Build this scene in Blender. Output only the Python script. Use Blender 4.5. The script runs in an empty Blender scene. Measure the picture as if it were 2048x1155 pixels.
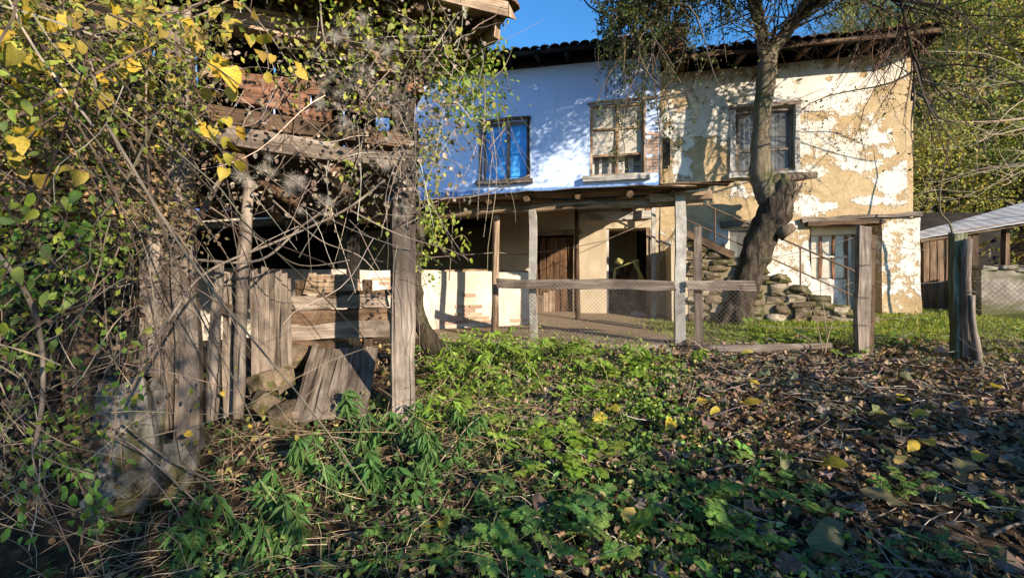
import bpy, bmesh, math, random
import numpy as np
from mathutils import Vector, Matrix, noise
R = math.radians
rnd = random.Random(7)
rng = np.random.default_rng(7)
sc = bpy.context.scene
col = sc.collection

# ------------------------------------------------------------------ camera, sky, sun, exposure
EYE = 1.5
FPX = 900.0
cam = bpy.data.cameras.new("camera")
cam.sensor_width = 36.0
cam.lens = 36.0 * FPX / 2048.0
cam.clip_start = 0.05
cam.clip_end = 2000
cam_o = bpy.data.objects.new("camera", cam)
cam_o.location = (0, 0, EYE)
cam_o.rotation_euler = (R(90), 0, 0)
col.objects.link(cam_o)
sc.camera = cam_o

SUN_EL = R(16.5)
SUN_H = Vector((0.647, -0.762, 0)).normalized()       # horizontal direction towards the sun
world = bpy.data.worlds.new("World")
sc.world = world
world.use_nodes = True
wn = world.node_tree
wn.nodes.clear()
sky = wn.nodes.new("ShaderNodeTexSky")
sky.sky_type = 'NISHITA'
sky.sun_disc = False
sky.sun_elevation = SUN_EL
sky.sun_rotation = math.atan2(SUN_H.x, SUN_H.y)
sky.air_density = 1.0
sky.dust_density = 0.1
sky.ozone_density = 4.0
bg = wn.nodes.new("ShaderNodeBackground")
bg.inputs[1].default_value = 0.15
wo = wn.nodes.new("ShaderNodeOutputWorld")
hsv = wn.nodes.new("ShaderNodeHueSaturation")        # clear autumn air: the whole sky a little more saturated
hsv.inputs['Saturation'].default_value = 1.18
hsv.inputs['Value'].default_value = 1.05
wn.links.new(sky.outputs[0], hsv.inputs['Color'])
wn.links.new(hsv.outputs[0], bg.inputs[0])
wn.links.new(bg.outputs[0], wo.inputs[0])

sun = bpy.data.lights.new("sun", 'SUN')
sun.energy = 5.0
sun.angle = R(0.6)
sun.color = (1.0, 0.86, 0.68)
sun_o = bpy.data.objects.new("sun", sun)
sdir = Vector((-SUN_H.x * math.cos(SUN_EL), -SUN_H.y * math.cos(SUN_EL), -math.sin(SUN_EL)))
sun_o.rotation_euler = sdir.to_track_quat('-Z', 'Y').to_euler()
sun_o.location = (10, -10, 12)
col.objects.link(sun_o)

sc.view_settings.view_transform = 'Standard'
sc.view_settings.look = 'None'
sc.view_settings.gamma = 1.0
sc.view_settings.exposure = 0.98
sc.render.engine = 'CYCLES'
sc.cycles.max_bounces = 6
sc.cycles.diffuse_bounces = 3
sc.cycles.glossy_bounces = 2
sc.cycles.transmission_bounces = 4
sc.cycles.transparent_max_bounces = 8
sc.cycles.use_denoising = True

# ------------------------------------------------------------------ helpers
def P(px, py, Y):
    return Vector(((px - 1024) / FPX * Y, Y, EYE + (577.5 - py) / FPX * Y))

def tag(o, label=None, cat=None, group=None, kind=None):
    if label: o['label'] = label
    if cat: o['category'] = cat
    if group: o['group'] = group
    if kind: o['kind'] = kind
    return o

def thing(name, label, cat, loc=(0, 0, 0), group=None):
    o = bpy.data.objects.new(name, None)
    o.empty_display_size = 0.1
    o.location = loc
    col.objects.link(o)
    return tag(o, label, cat, group)

def link(name, me, parent=None, mat=None, kind=None):
    if mat is not None and not me.materials: me.materials.append(mat)
    o = bpy.data.objects.new(name, me)
    col.objects.link(o)
    if parent is not None: o.parent = parent
    if kind: o['kind'] = kind
    return o

def rootloc(parent):
    l = Vector((0, 0, 0))
    while parent is not None:
        l += parent.location
        parent = parent.parent
    return l

def V(*a): return Vector(a)

class MB:
    """collects vertices, faces and uvs of one mesh, in world coordinates"""
    def __init__(s): s.v = []; s.f = []; s.uv = []; s.sm = []
    def face(s, idx, uv=None, sm=False):
        s.f.append(tuple(idx)); s.uv.append(uv or [(0, 0)] * len(idx)); s.sm.append(sm)
    def plank(s, p0, p1, w, t, side=V(1, 0, 0), n=5, jit=0.008, bow=0.0, w1=None, jag=0.012):
        p0 = Vector(p0); p1 = Vector(p1); ax = (p1 - p0); L = ax.length; ax.normalize()
        side = Vector(side); side = (side - ax * side.dot(ax)).normalized(); th = ax.cross(side)
        b = len(s.v); uo = rnd.uniform(0, 40); vo = rnd.uniform(0, 40)
        w1 = w if w1 is None else w1
        for i in range(n + 1):
            k = i / n
            c = p0.lerp(p1, k) + th * bow * math.sin(k * math.pi)
            ww = w + (w1 - w) * k
            if L > .5:
                wa = min(.02, .014 * L)
                c = c + side * wa * noise.noise(V(uo, k * 2.3, 1)) + th * wa * .8 * noise.noise(V(vo, k * 2.3, 5)); ww *= 1 + .10 * noise.noise(V(uo, vo, k * 4))
            for (a, d) in ((-.5, -.5), (.5, -.5), (.5, .5), (-.5, .5)):
                q = c + side * (a * ww + rnd.uniform(-jit, jit)) + th * (d * t + rnd.uniform(-jit, jit) * .6)
                if i in (0, n): q += ax * rnd.uniform(-jag, jag)
                s.v.append(q)
        per = [0, w, w + t, 2 * w + t, 2 * w + 2 * t]
        for i in range(n):
            for j in range(4):
                j2 = (j + 1) % 4
                u0 = uo + L * i / n; u1 = uo + L * (i + 1) / n
                s.face((b + i * 4 + j, b + i * 4 + j2, b + i * 4 + 4 + j2, b + i * 4 + 4 + j),
                       [(u0, vo + per[j]), (u0, vo + per[j + 1]), (u1, vo + per[j + 1]), (u1, vo + per[j])])
        e = b + n * 4
        s.face((b + 3, b + 2, b + 1, b), [(uo, vo), (uo + .02, vo), (uo + .02, vo + w), (uo, vo + w)])
        s.face((e, e + 1, e + 2, e + 3), [(uo, vo), (uo + .02, vo), (uo + .02, vo + w), (uo, vo + w)])
        return s
    def tube(s, pts, radii, sides=8, rough=0.0, cap=True, freq=6.0):
        pts = [Vector(p) for p in pts]; b = len(s.v); n = len(pts)
        if not hasattr(radii, '__len__'): radii = [radii] * n
        uo = rnd.uniform(0, 40); u = uo
        ref = None
        for i, p in enumerate(pts):
            d = (pts[min(i + 1, n - 1)] - pts[max(i - 1, 0)]).normalized()
            if ref is None: ref = d.orthogonal().normalized()
            ref = (ref - d * ref.dot(d)).normalized(); oth = d.cross(ref)
            for j in range(sides):
                a = 2 * math.pi * j / sides
                dr = ref * math.cos(a) + oth * math.sin(a)
                r = radii[i]
                if rough: r *= 1 + rough * (noise.noise((p + dr * radii[i]) * freq) * 1.4 + .8 * noise.noise((p + dr * radii[i]) * freq * 2.7))
                s.v.append(p + dr * r)
        for i in range(n - 1):
            L = (pts[i + 1] - pts[i]).length
            for j in range(sides):
                j2 = (j + 1) % sides
                c = 2 * math.pi * radii[i] / sides
                s.face((b + i * sides + j, b + i * sides + j2, b + (i + 1) * sides + j2, b + (i + 1) * sides + j),
                       [(u, j * c), (u, (j + 1) * c), (u + L, (j + 1) * c), (u + L, j * c)], True)
            u += L
        if cap:
            s.face([b + j for j in reversed(range(sides))], [(uo, .1 * j) for j in range(sides)])
            e = b + (n - 1) * sides
            s.face([e + j for j in range(sides)], [(uo, .1 * j) for j in range(sides)])
        return s
    def box(s, o, ex, ey, ez, jit=0.0):
        o = Vector(o); b = len(s.v)
        for k in (0, 1):
            for (i, j) in ((0, 0), (1, 0), (1, 1), (0, 1)):
                s.v.append(o + Vector(ex) * i + Vector(ey) * j + Vector(ez) * k + V(*(rnd.uniform(-jit, jit) for _ in range(3))))
        lx, ly, lz = Vector(ex).length, Vector(ey).length, Vector(ez).length
        u = rnd.uniform(0, 30)
        for idx, (a, c) in (((0, 3, 2, 1), (ly, lx)), ((4, 5, 6, 7), (lx, ly)), ((0, 1, 5, 4), (lx, lz)),
                            ((1, 2, 6, 5), (ly, lz)), ((2, 3, 7, 6), (lx, lz)), ((3, 0, 4, 7), (ly, lz))):
            s.face([b + i for i in idx], [(u, u), (u + a, u), (u + a, u + c), (u, u + c)])
        return s
    def quad(s, a, b_, c, d):
        b = len(s.v); s.v += [Vector(a), Vector(b_), Vector(c), Vector(d)]
        l = (Vector(b_) - Vector(a)).length; h = (Vector(d) - Vector(a)).length
        s.face((b, b + 1, b + 2, b + 3), [(0, 0), (l, 0), (l, h), (0, h)])
        return s
    def mesh(s, name, off=V(0, 0, 0)):
        me = bpy.data.meshes.new(name)
        me.from_pydata([tuple(v - off) for v in s.v], [], s.f)
        ul = me.uv_layers.new(name="UVMap")
        flat = [c for f in s.uv for uv in f for c in uv]
        ul.data.foreach_set("uv", flat)
        me.polygons.foreach_set("use_smooth", s.sm)
        me.update()
        return me
    def build(s, name, mat, parent=None, kind=None):
        return link(name, s.mesh(name, rootloc(parent)), parent, mat, kind)

def mesh_np(name, verts, faces, cols=None, smooth=False, vattr=None):
    me = bpy.data.meshes.new(name)
    verts = np.asarray(verts, np.float32); faces = np.asarray(faces, np.int32)
    F, K = faces.shape
    me.vertices.add(len(verts)); me.vertices.foreach_set("co", verts.ravel())
    me.loops.add(F * K); me.loops.foreach_set("vertex_index", faces.ravel())
    me.polygons.add(F)
    me.polygons.foreach_set("loop_start", np.arange(0, F * K, K, dtype=np.int32))
    me.polygons.foreach_set("use_smooth", np.full(F, smooth))
    if cols is not None:
        a = me.attributes.new("col", 'FLOAT_COLOR', 'POINT')
        c4 = np.ones((len(verts), 4), np.float32); c4[:, :3] = cols
        a.data.foreach_set("color", c4.ravel())
    if vattr is not None:
        for k, arr in vattr.items():
            a = me.attributes.new(k, 'FLOAT', 'POINT')
            a.data.foreach_set("value", np.asarray(arr, np.float32))
    me.update(calc_edges=True)
    me.validate()
    return me

def unit(a): return a / np.maximum(np.linalg.norm(a, axis=-1, keepdims=True), 1e-9)

def frames(dirs, ups):
    y = unit(dirs); z = unit(ups - (ups * y).sum(-1, keepdims=True) * y); x = np.cross(y, z)
    return np.stack([x, y, z], axis=-1)

def batch(tv, tf, Rm, pos, size, cols=None, jitter=0.0):
    tv = np.asarray(tv, float); tf = np.asarray(tf)
    N = len(pos); M = len(tv)
    t = tv[None] * np.asarray(size).reshape(N, 1, -1)
    v = np.einsum('nij,nmj->nmi', Rm, t) + pos[:, None]
    f = (tf[None] + (np.arange(N) * M)[:, None, None]).reshape(-1, tf.shape[1])
    c = None
    if cols is not None: c = np.repeat(cols, M, axis=0)
    return v.reshape(-1, 3), f, c

def tube_batch(paths, radii, sides=3):
    N, K, _ = paths.shape
    d = np.gradient(paths, axis=1); d = unit(d)
    ref = unit(np.cross(d, np.array([.31, .17, .93]) + 0 * d)); oth = np.cross(d, ref)
    a = np.arange(sides) * 2 * np.pi / sides
    ring = ref[:, :, None] * np.cos(a)[None, None, :, None] + oth[:, :, None] * np.sin(a)[None, None, :, None]
    v = paths[:, :, None] + ring * radii[:, :, None, None]
    i = np.arange(K - 1)[:, None]; j = np.arange(sides)[None]; j2 = (j + 1) % sides
    f = np.stack([i * sides + j, i * sides + j2, (i + 1) * sides + j2, (i + 1) * sides + j], -1).reshape(-1, 4)
    f = (f[None] + (np.arange(N) * K * sides)[:, None, None]).reshape(-1, 4)
    return v.reshape(-1, 3), f

def rand_dirs(n, zbias=0.0):
    d = rng.normal(size=(n, 3)); d[:, 2] += zbias
    return unit(d)

def pick(colors, n, var=.18):
    c = np.array(colors)[rng.integers(0, len(colors), n)]
    return np.clip(c * (1 + rng.normal(0, var, (n, 1))) * (1 + rng.normal(0, .06, (n, 3))), 0.002, .95)

# leaf templates (x across, y base to tip, z up)
L_SIMPLE = ([(0, 0, 0), (.33, .45, .07), (0, 1, -.08), (-.33, .45, .07)], [(0, 1, 2), (0, 2, 3)])
L_NARROW = ([(0, 0, 0), (.13, .45, .04), (0, 1, -.2), (-.13, .45, .04)], [(0, 1, 2), (0, 2, 3)])
L_BLADE = ([(-.5, 0, 0), (.5, 0, 0), (.3, .6, .1), (-.3, .6, .1), (0, 1, .34)], [(0, 1, 2), (0, 2, 3), (3, 2, 4)])
L_HEART = ([(0, 0, 0), (.30, -.10, .05), (.46, .22, .10), (.36, .58, .03), (0, 1, -.16), (-.36, .58, .03), (-.46, .22, .10), (-.30, -.10, .05), (0, .45, -.03)],
           [(0, 1, 8), (1, 2, 8), (2, 3, 8), (3, 4, 8), (4, 5, 8), (5, 6, 8), (6, 7, 8), (7, 0, 8)])
L_OVAL = ([(0, 0, 0), (.2, .2, .04), (.27, .5, .05), (.17, .8, 0), (0, 1, -.1), (-.17, .8, 0), (-.27, .5, .05), (-.2, .2, .04), (0, .5, -.03)],
          [(0, 1, 8), (1, 2, 8), (2, 3, 8), (3, 4, 8), (4, 5, 8), (5, 6, 8), (6, 7, 8), (7, 0, 8)])
L_CURL = ([(0, 0, 0), (.28, .2, .10), (.36, .55, .2), (.15, .85, .1), (0, 1.02, .28), (-.2, .82, .02), (-.38, .5, .24), (-.26, .18, .05), (0, .5, 0)],
          [(0, 1, 8), (1, 2, 8), (2, 3, 8), (3, 4, 8), (4, 5, 8), (5, 6, 8), (6, 7, 8), (7, 0, 8)])

def compound_leaf(seed, pairs=3):
    """a pinnate leaf with lobed leaflets, about 1 long"""
    r = random.Random(seed); v = []; f = []
    def leaflet(bx, by, bz, ang, size):
        pts = [(0, 0)]
        out = [(.16, .12), (.42, .16), (.36, .34), (.58, .46), (.40, .58), (.46, .80), (.20, .80), (0, 1.02),
               (-.20, .80), (-.46, .80), (-.40, .58), (-.58, .46), (-.36, .34), (-.42, .16), (-.16, .12)]
        o = len(v); ca, sa = math.cos(ang), math.sin(ang)
        allp = [(0, 0)] + [(x * (1 + r.uniform(-.15, .15)), y * (1 + r.uniform(-.08, .08))) for x, y in out] + [(0, .45)]
        for k, (x, y) in enumerate(allp):
            z = .10 * abs(x) - .16 * y * y + r.uniform(-.025, .025)
            x, y = x * size, y * size
            v.append((bx + x * ca + y * sa, by - x * sa + y * ca, bz + z * size))
        m = len(allp) - 1
        for k in range(m):
            f.append((o + k, o + (k + 1) % m, o + m))
    for i in range(pairs):
        k = (i + .9) / (pairs + .6)
        s = .27 * (.75 + .35 * k)
        z = .22 * math.sin(k * 2.6) - .12 * k * k
        leaflet(0.01, k * .72, z, 1.05 + r.uniform(-.15, .15), s)
        leaflet(-0.01, k * .72, z, -1.05 + r.uniform(-.15, .15), s)
    leaflet(0, .70, .12, r.uniform(-.2, .2), .34)
    # rachis
    o = len(v); n = 5
    for i in range(n + 1):
        k = i / n; y = k * .74; z = .22 * math.sin(k * .95 * 2.6) - .12 * k * k - .004
        v += [(-.012, y, z), (.012, y, z)]
    for i in range(n):
        a = o + i * 2
        f.append((a, a + 1, a + 3)); f.append((a, a + 3, a + 2))
    return v, f

def stone_mesh(seed, sq=0.28, rough=.24):
    bm = bmesh.new()
    bmesh.ops.create_cube(bm, size=1.0)
    bmesh.ops.subdivide_edges(bm, edges=bm.edges[:], cuts=1, use_grid_fill=True)
    for v in bm.verts:
        d = v.co.normalized() * .56
        v.co = v.co.lerp(d, sq)
        v.co += v.co.normalized() * noise.noise(v.co * 2.2 + V(seed * 7.1, seed * 3.3, 0)) * rough * 1.6
    me = bpy.data.meshes.new("stone"); bm.to_mesh(me); bm.free()
    for p in me.polygons: p.use_smooth = rnd.random() < .4
    return me

def instance(name, me, parent, M, color=None):
    """a part that shares mesh data; M is its world matrix (roots carry translation only)"""
    o = bpy.data.objects.new(name, me); col.objects.link(o)
    if parent is not None: o.parent = parent
    o.matrix_basis = Matrix.Translation(-rootloc(parent)) @ M
    if color: o.color = (*color, 1)
    return o

def basis(x, y, z, loc, s=(1, 1, 1)):
    m = Matrix((x * s[0], y * s[1], z * s[2])).transposed().to_4x4()
    m.translation = loc
    return m

def leaf_matrix(loc, tip, up, size):
    y = Vector(tip).normalized(); z = Vector(up); z = (z - y * z.dot(y)).normalized(); x = y.cross(z)
    if not hasattr(size, '__len__'): size = (size,) * 3
    return basis(x, y, z, Vector(loc), size)

def rv(s=1.0): return V(rnd.gauss(0, s), rnd.gauss(0, s), rnd.gauss(0, s))

# ------------------------------------------------------------------ materials
class NT:
    def __init__(s, name):
        s.m = bpy.data.materials.new(name); s.m.use_nodes = True
        s.t = s.m.node_tree; s.n = s.t.nodes; s.n.clear()
        s.out = s.n.new("ShaderNodeOutputMaterial")
    def node(s, typ, **kw):
        nd = s.n.new("ShaderNode" + typ)
        for k, v in kw.items(): setattr(nd, k, v)
        return nd
    def l(s, a, b): s.t.links.new(a, b)
    def coord(s, which, scale=(1, 1, 1)):
        tc = s.node("TexCoord"); mp = s.node("Mapping"); mp.inputs['Scale'].default_value = scale
        s.l(tc.outputs[which], mp.inputs[0]); return mp.outputs[0]
    def noise(s, vec, scale, detail=4, rough=.6, dist=0.0):
        nd = s.node("TexNoise"); nd.inputs['Scale'].default_value = scale; nd.inputs['Detail'].default_value = detail
        nd.inputs['Roughness'].default_value = rough; nd.inputs['Distortion'].default_value = dist
        s.l(vec, nd.inputs['Vector']); return nd.outputs['Fac']
    def ramp(s, fac, stops):
        nd = s.node("ValToRGB"); e = nd.color_ramp.elements
        while len(e) > 1: e.remove(e[-1])
        e[0].position = stops[0][0]; c = stops[0][1]; e[0].color = (*c, 1) if hasattr(c, '__len__') else (c, c, c, 1)
        for p, c in stops[1:]:
            k = e.new(p); k.color = (*c, 1) if hasattr(c, '__len__') else (c, c, c, 1)
        s.l(fac, nd.inputs[0]); return nd.outputs[0]
    def mix(s, fac, a, b, mode='MIX'):
        nd = s.node("Mix", data_type='RGBA', blend_type=mode)
        if hasattr(fac, 'links') or hasattr(fac, 'is_linked'): s.l(fac, nd.inputs[0])
        else: nd.inputs[0].default_value = fac
        for x, i in ((a, 6), (b, 7)):
            if hasattr(x, 'is_linked'): s.l(x, nd.inputs[i])
            else: nd.inputs[i].default_value = (*x, 1)
        return nd.outputs[2]
    def math(s, op, a, b=0.0):
        nd = s.node("Math", operation=op)
        for x, i in ((a, 0), (b, 1)):
            if hasattr(x, 'is_linked'): s.l(x, nd.inputs[i])
            else: nd.inputs[i].default_value = x
        return nd.outputs[0]
    def bsdf(s, color, rough=.85, bump=None, strength=.4, dist=.02, spec=.3):
        b = s.node("BsdfPrincipled")
        if hasattr(color, 'is_linked'): s.l(color, b.inputs['Base Color'])
        else: b.inputs['Base Color'].default_value = (*color, 1)
        b.inputs['Roughness'].default_value = rough
        b.inputs['Specular IOR Level'].default_value = spec
        if bump is not None:
            bp = s.node("Bump"); bp.inputs['Strength'].default_value = strength; bp.inputs['Distance'].default_value = dist
            s.l(bump, bp.inputs['Height']); s.l(bp.outputs[0], b.inputs['Normal'])
        return b
    def done(s, sh):
        s.l(sh.outputs[0] if hasattr(sh, 'outputs') else sh, s.out.inputs[0]); return s.m

def mat_wood(name, dark, mid, light, grain=26.0, rough=.85, var=.45, shade_z=None):
    t = NT(name)
    uv = t.coord('UV', (1.6, grain, 1))
    uv2 = t.coord('UV', (2.2, 3.5, 1))
    oi = t.node("ObjectInfo")
    g = t.noise(uv, 1.0, 6, .65, .6)
    c = t.ramp(g, [(.28, dark), (.47, mid), (.72, light)])
    st = t.noise(uv2, 1.0, 5, .6)
    c = t.mix(t.ramp(st, [(.35, .75), (.6, 0.0)]), c, tuple(x * .42 for x in dark))
    k = t.math('ADD', t.math('MULTIPLY', oi.outputs['Random'], var), 1 - var / 2)
    c = t.mix(1.0, c, t.ramp(k, [(0, 0.0), (1, 1.0)]), 'MULTIPLY') if False else c
    hs = t.node("HueSaturation"); t.l(c, hs.inputs['Color']); t.l(k, hs.inputs['Value'])
    crack = t.ramp(t.noise(t.coord('UV', (.7, grain * 1.6, 1)), 1.0, 2, .5), [(.30, 0.0), (.38, 1.0)])
    h = t.math('ADD', t.math('MULTIPLY', g, .6), crack)
    cc = t.mix(crack, tuple(x * .35 for x in dark), hs.outputs[0])
    if shade_z:  # wood darkened above this height, shade put into the colour
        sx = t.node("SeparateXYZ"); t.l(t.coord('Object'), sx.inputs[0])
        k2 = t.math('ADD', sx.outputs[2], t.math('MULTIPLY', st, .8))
        cc = t.mix(t.ramp(t.math('SUBTRACT', k2, shade_z), [(.2, 0.0), (.6, .82)]), cc, (.02, .015, .012))
    return t.done(t.bsdf(cc, rough, h, .75, .012, .2))

def mat_bark(name, dark, mid, light, scale=9):
    t = NT(name)
    o = t.coord('Object', (1, 1, .22))
    g = t.noise(o, scale * 1.6, 8, .75, .7); g2 = t.noise(t.coord('Object'), 2.2, 4, .6)
    c = t.ramp(g, [(.3, dark), (.5, mid), (.72, light)])
    c = t.mix(t.ramp(g2, [(.52, 0.0), (.66, .55)]), c, (.10, .115, .03))
    return t.done(t.bsdf(c, .9, g, 1.0, .09, .15))

def mat_stone(name, c1, c2, c3, moss=.0, scale=6):
    t = NT(name)
    o = t.coord('Object'); oi = t.node("ObjectInfo")
    g = t.noise(o, scale, 8, .65); f = t.noise(o, scale * 9, 3, .6)
    c = t.ramp(g, [(.3, c1), (.5, c2), (.72, c3)])
    if moss: c = t.mix(t.ramp(t.noise(t.coord('Generated'), 2.3, 5, .6), [(.5 - moss * .25, 0.0), (.62 - moss * .2, .9)]), c, (.085, .08, .024))
    k = t.math('ADD', t.math('MULTIPLY', oi.outputs['Random'], .5), .72)
    hs = t.node("HueSaturation"); t.l(c, hs.inputs['Color']); t.l(k, hs.inputs['Value'])
    return t.done(t.bsdf(hs.outputs[0], .92, t.math('ADD', g, t.math('MULTIPLY', f, .4)), .7, .03, .15))

def mat_leafcol(name, transl=.35, rough=.55, spec=.25):
    """foliage: colour from the per-leaf attribute"""
    t = NT(name)
    at = t.node("Attribute", attribute_name="col")
    b = t.bsdf(at.outputs['Color'], rough, spec=spec)
    tr = t.node("BsdfTranslucent")
    c = t.mix(1.0, at.outputs['Color'], (1.35, 1.3, .55), 'MULTIPLY'); t.l(c, tr.inputs[0])
    m = t.node("MixShader"); m.inputs[0].default_value = transl
    t.l(b.outputs[0], m.inputs[1]); t.l(tr.outputs[0], m.inputs[2])
    return t.done(m)

def mat_leafobj(name, transl=.35):
    """single leaves: colour from the object, blotched"""
    t = NT(name)
    oi = t.node("ObjectInfo")
    n = t.noise(t.coord('Object'), 5.0, 5, .65)
    c = t.mix(t.ramp(n, [(.5, 0.0), (.72, .65)]), oi.outputs['Color'], (.16, .085, .03))
    vein = t.ramp(t.noise(t.coord('Object', (1, .3, 1)), 26.0, 2, .5), [(.35, .72), (.6, 1.0)])
    c = t.mix(1.0, c, vein, 'MULTIPLY')
    b = t.bsdf(c, .5, n, .25, .01, .3)
    tr = t.node("BsdfTranslucent"); t.l(t.mix(1.0, c, (1.3, 1.25, .5), 'MULTIPLY'), tr.inputs[0])
    m = t.node("MixShader"); m.inputs[0].default_value = transl
    t.l(b.outputs[0], m.inputs[1]); t.l(tr.outputs[0], m.inputs[2])
    return t.done(m)

def mat_simple(name, c, rough=.7, nz=.25, scale=14, spec=.3, metal=0.0):
    t = NT(name)
    o = t.coord('Object')
    g = t.noise(o, scale, 5, .6)
    cc = t.ramp(g, [(.3, tuple(x * (1 - nz) for x in c)), (.6, c), (.8, tuple(min(1, x * (1 + nz * .6)) for x in c))])
    b = t.bsdf(cc, rough, g, .25, .01, spec); b.inputs['Metallic'].default_value = metal
    return t.done(b)

M = {}
M['wood_grey'] = mat_wood('weathered_grey_wood', (.085, .062, .047), (.21, .165, .13), (.37, .31, .255))
M['wood_tan'] = mat_wood('weathered_tan_wood', (.13, .085, .052), (.30, .21, .14), (.48, .37, .27))
M['wood_brown'] = mat_wood('old_brown_wood', (.05, .03, .018), (.13, .08, .048), (.22, .15, .10))
M['wood_red'] = mat_wood('reddish_plank_wood', (.08, .035, .02), (.22, .11, .065), (.36, .21, .14))
M['wood_dark'] = mat_wood('shade_dark_wood', (.008, .006, .005), (.02, .016, .013), (.045, .038, .03))  # near-black tone puts vine and loft shade into the wood colour
M['wood_door'] = mat_wood('brown_door_wood', (.05, .026, .014), (.12, .066, .035), (.19, .115, .065))
M['wood_white'] = mat_wood('flaking_white_paint_wood', (.30, .24, .18), (.58, .55, .50), (.75, .73, .69))
M['wood_rust'] = mat_wood('window_frame_with_bare_wood', (.22, .10, .045), (.42, .27, .15), (.62, .52, .40))
M['wood_post'] = mat_wood('weathered_post_shaded_above', (.10, .075, .058), (.27, .22, .18), (.45, .39, .33), shade_z=1.0)
M['concrete'] = mat_stone('rough_concrete', (.19, .175, .155), (.32, .30, .27), (.43, .41, .37), 0, 7)
M['concrete_moss'] = mat_stone('mossy_concrete', (.22, .23, .14), (.34, .35, .25), (.45, .45, .37), .5, 7)
M['stone'] = mat_stone('field_stone', (.15, .12, .085), (.30, .25, .18), (.44, .38, .28), 0)
M['stone_brown'] = mat_stone('brown_boulder', (.10, .07, .045), (.19, .14, .095), (.30, .23, .16), .1, 6)
M['stone_moss'] = mat_stone('mossy_field_stone', (.11, .085, .055), (.22, .18, .12), (.33, .28, .19), .6)
M['rock'] = mat_stone('grey_rock', (.12, .10, .085), (.24, .21, .18), (.36, .325, .28), .2, 5)
M['brick'] = mat_stone('old_red_brick', (.20, .075, .04), (.36, .15, .085), (.48, .28, .18), 0, 11)
M['brick_pale'] = mat_stone('whitewashed_brick', (.34, .19, .12), (.50, .33, .23), (.66, .56, .46), 0, 14)
M['adobe'] = mat_stone('adobe_brick', (.28, .17, .08), (.45, .29, .145), (.58, .42, .24), 0, 13)
M['tile'] = mat_stone('clay_roof_tile', (.12, .06, .04), (.24, .12, .075), (.34, .21, .14), .3, 9)
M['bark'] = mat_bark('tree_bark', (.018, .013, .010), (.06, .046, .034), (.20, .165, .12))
M['bark_light'] = mat_bark('pale_limb_bark', (.09, .07, .045), (.21, .17, .115), (.33, .29, .21), 12)  # paler bark tone for stems, thick limbs and slope trunks
M['deadwood'] = mat_bark('torn_dead_wood', (.09, .06, .04), (.22, .165, .12), (.36, .29, .22), 14)
M['leafcol'] = mat_leafcol('foliage')
M['drycol'] = mat_leafcol('dry_foliage', .12, .75, .15)
M['leafobj'] = mat_leafobj('single_leaf')
M['twigcol'] = mat_leafcol('twigs', 0.0, .8, .2)
M['wire'] = mat_simple('rusty_wire', (.16, .13, .11), .6)
M['iron'] = mat_simple('rusted_iron_rail', (.13, .085, .055), .75, .4, 40)
M['tar'] = mat_simple('tar_paper', (.10, .085, .075), .85, .5, 6)
M['sheet'] = mat_simple('dull_zinc_sheet', (.50, .50, .50), .6, .25, 3, .4, 0.0)
M['blue'] = mat_simple('blue_shutter_paint', (.07, .36, .82), .5, .35, 5)
M['yellow'] = mat_simple('yellow_plastic', (.50, .46, .17), .45, .2, 9)
M['black'] = mat_simple('unlit_interior', (.012, .010, .008), .95)  # near-black: darkness of unlit rooms and hollows put into the colour
M['curtain'] = mat_simple('pale_curtain', (.60, .60, .60), .9, .12, 5)
M['pinkish'] = mat_simple('pinkish_white_paint', (.62, .53, .47), .8, .2, 9)
M['clay'] = mat_simple('pinkish_metal_blade', (.40, .31, .26), .7, .35, 12)

def mat_glass(name, tint, refl, base=(.22, .21, .19)):
    t = NT(name)
    tr = t.node("BsdfTransparent"); tr.inputs[0].default_value = (*tint, 1)
    g = t.node("BsdfPrincipled"); g.inputs['Base Color'].default_value = (*base, 1); g.inputs['Roughness'].default_value = .12
    m = t.node("MixShader")
    n = t.noise(t.coord('Object'), 3.0, 6, .65)
    f = t.ramp(n, [(.3, refl * .6), (.7, refl * 1.3)])
    t.l(f, m.inputs[0]); t.l(tr.outputs[0], m.inputs[1]); t.l(g.outputs[0], m.inputs[2])
    return t.done(m)
M['glass'] = mat_glass('dusty_glass', (.85, .88, .9), .35)
M['glass_pale'] = mat_glass('pale_reflection_glass', (.9, .88, .84), .8, (.55, .50, .42))  # beige base colour stands in for pale reflections in the panes

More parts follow.
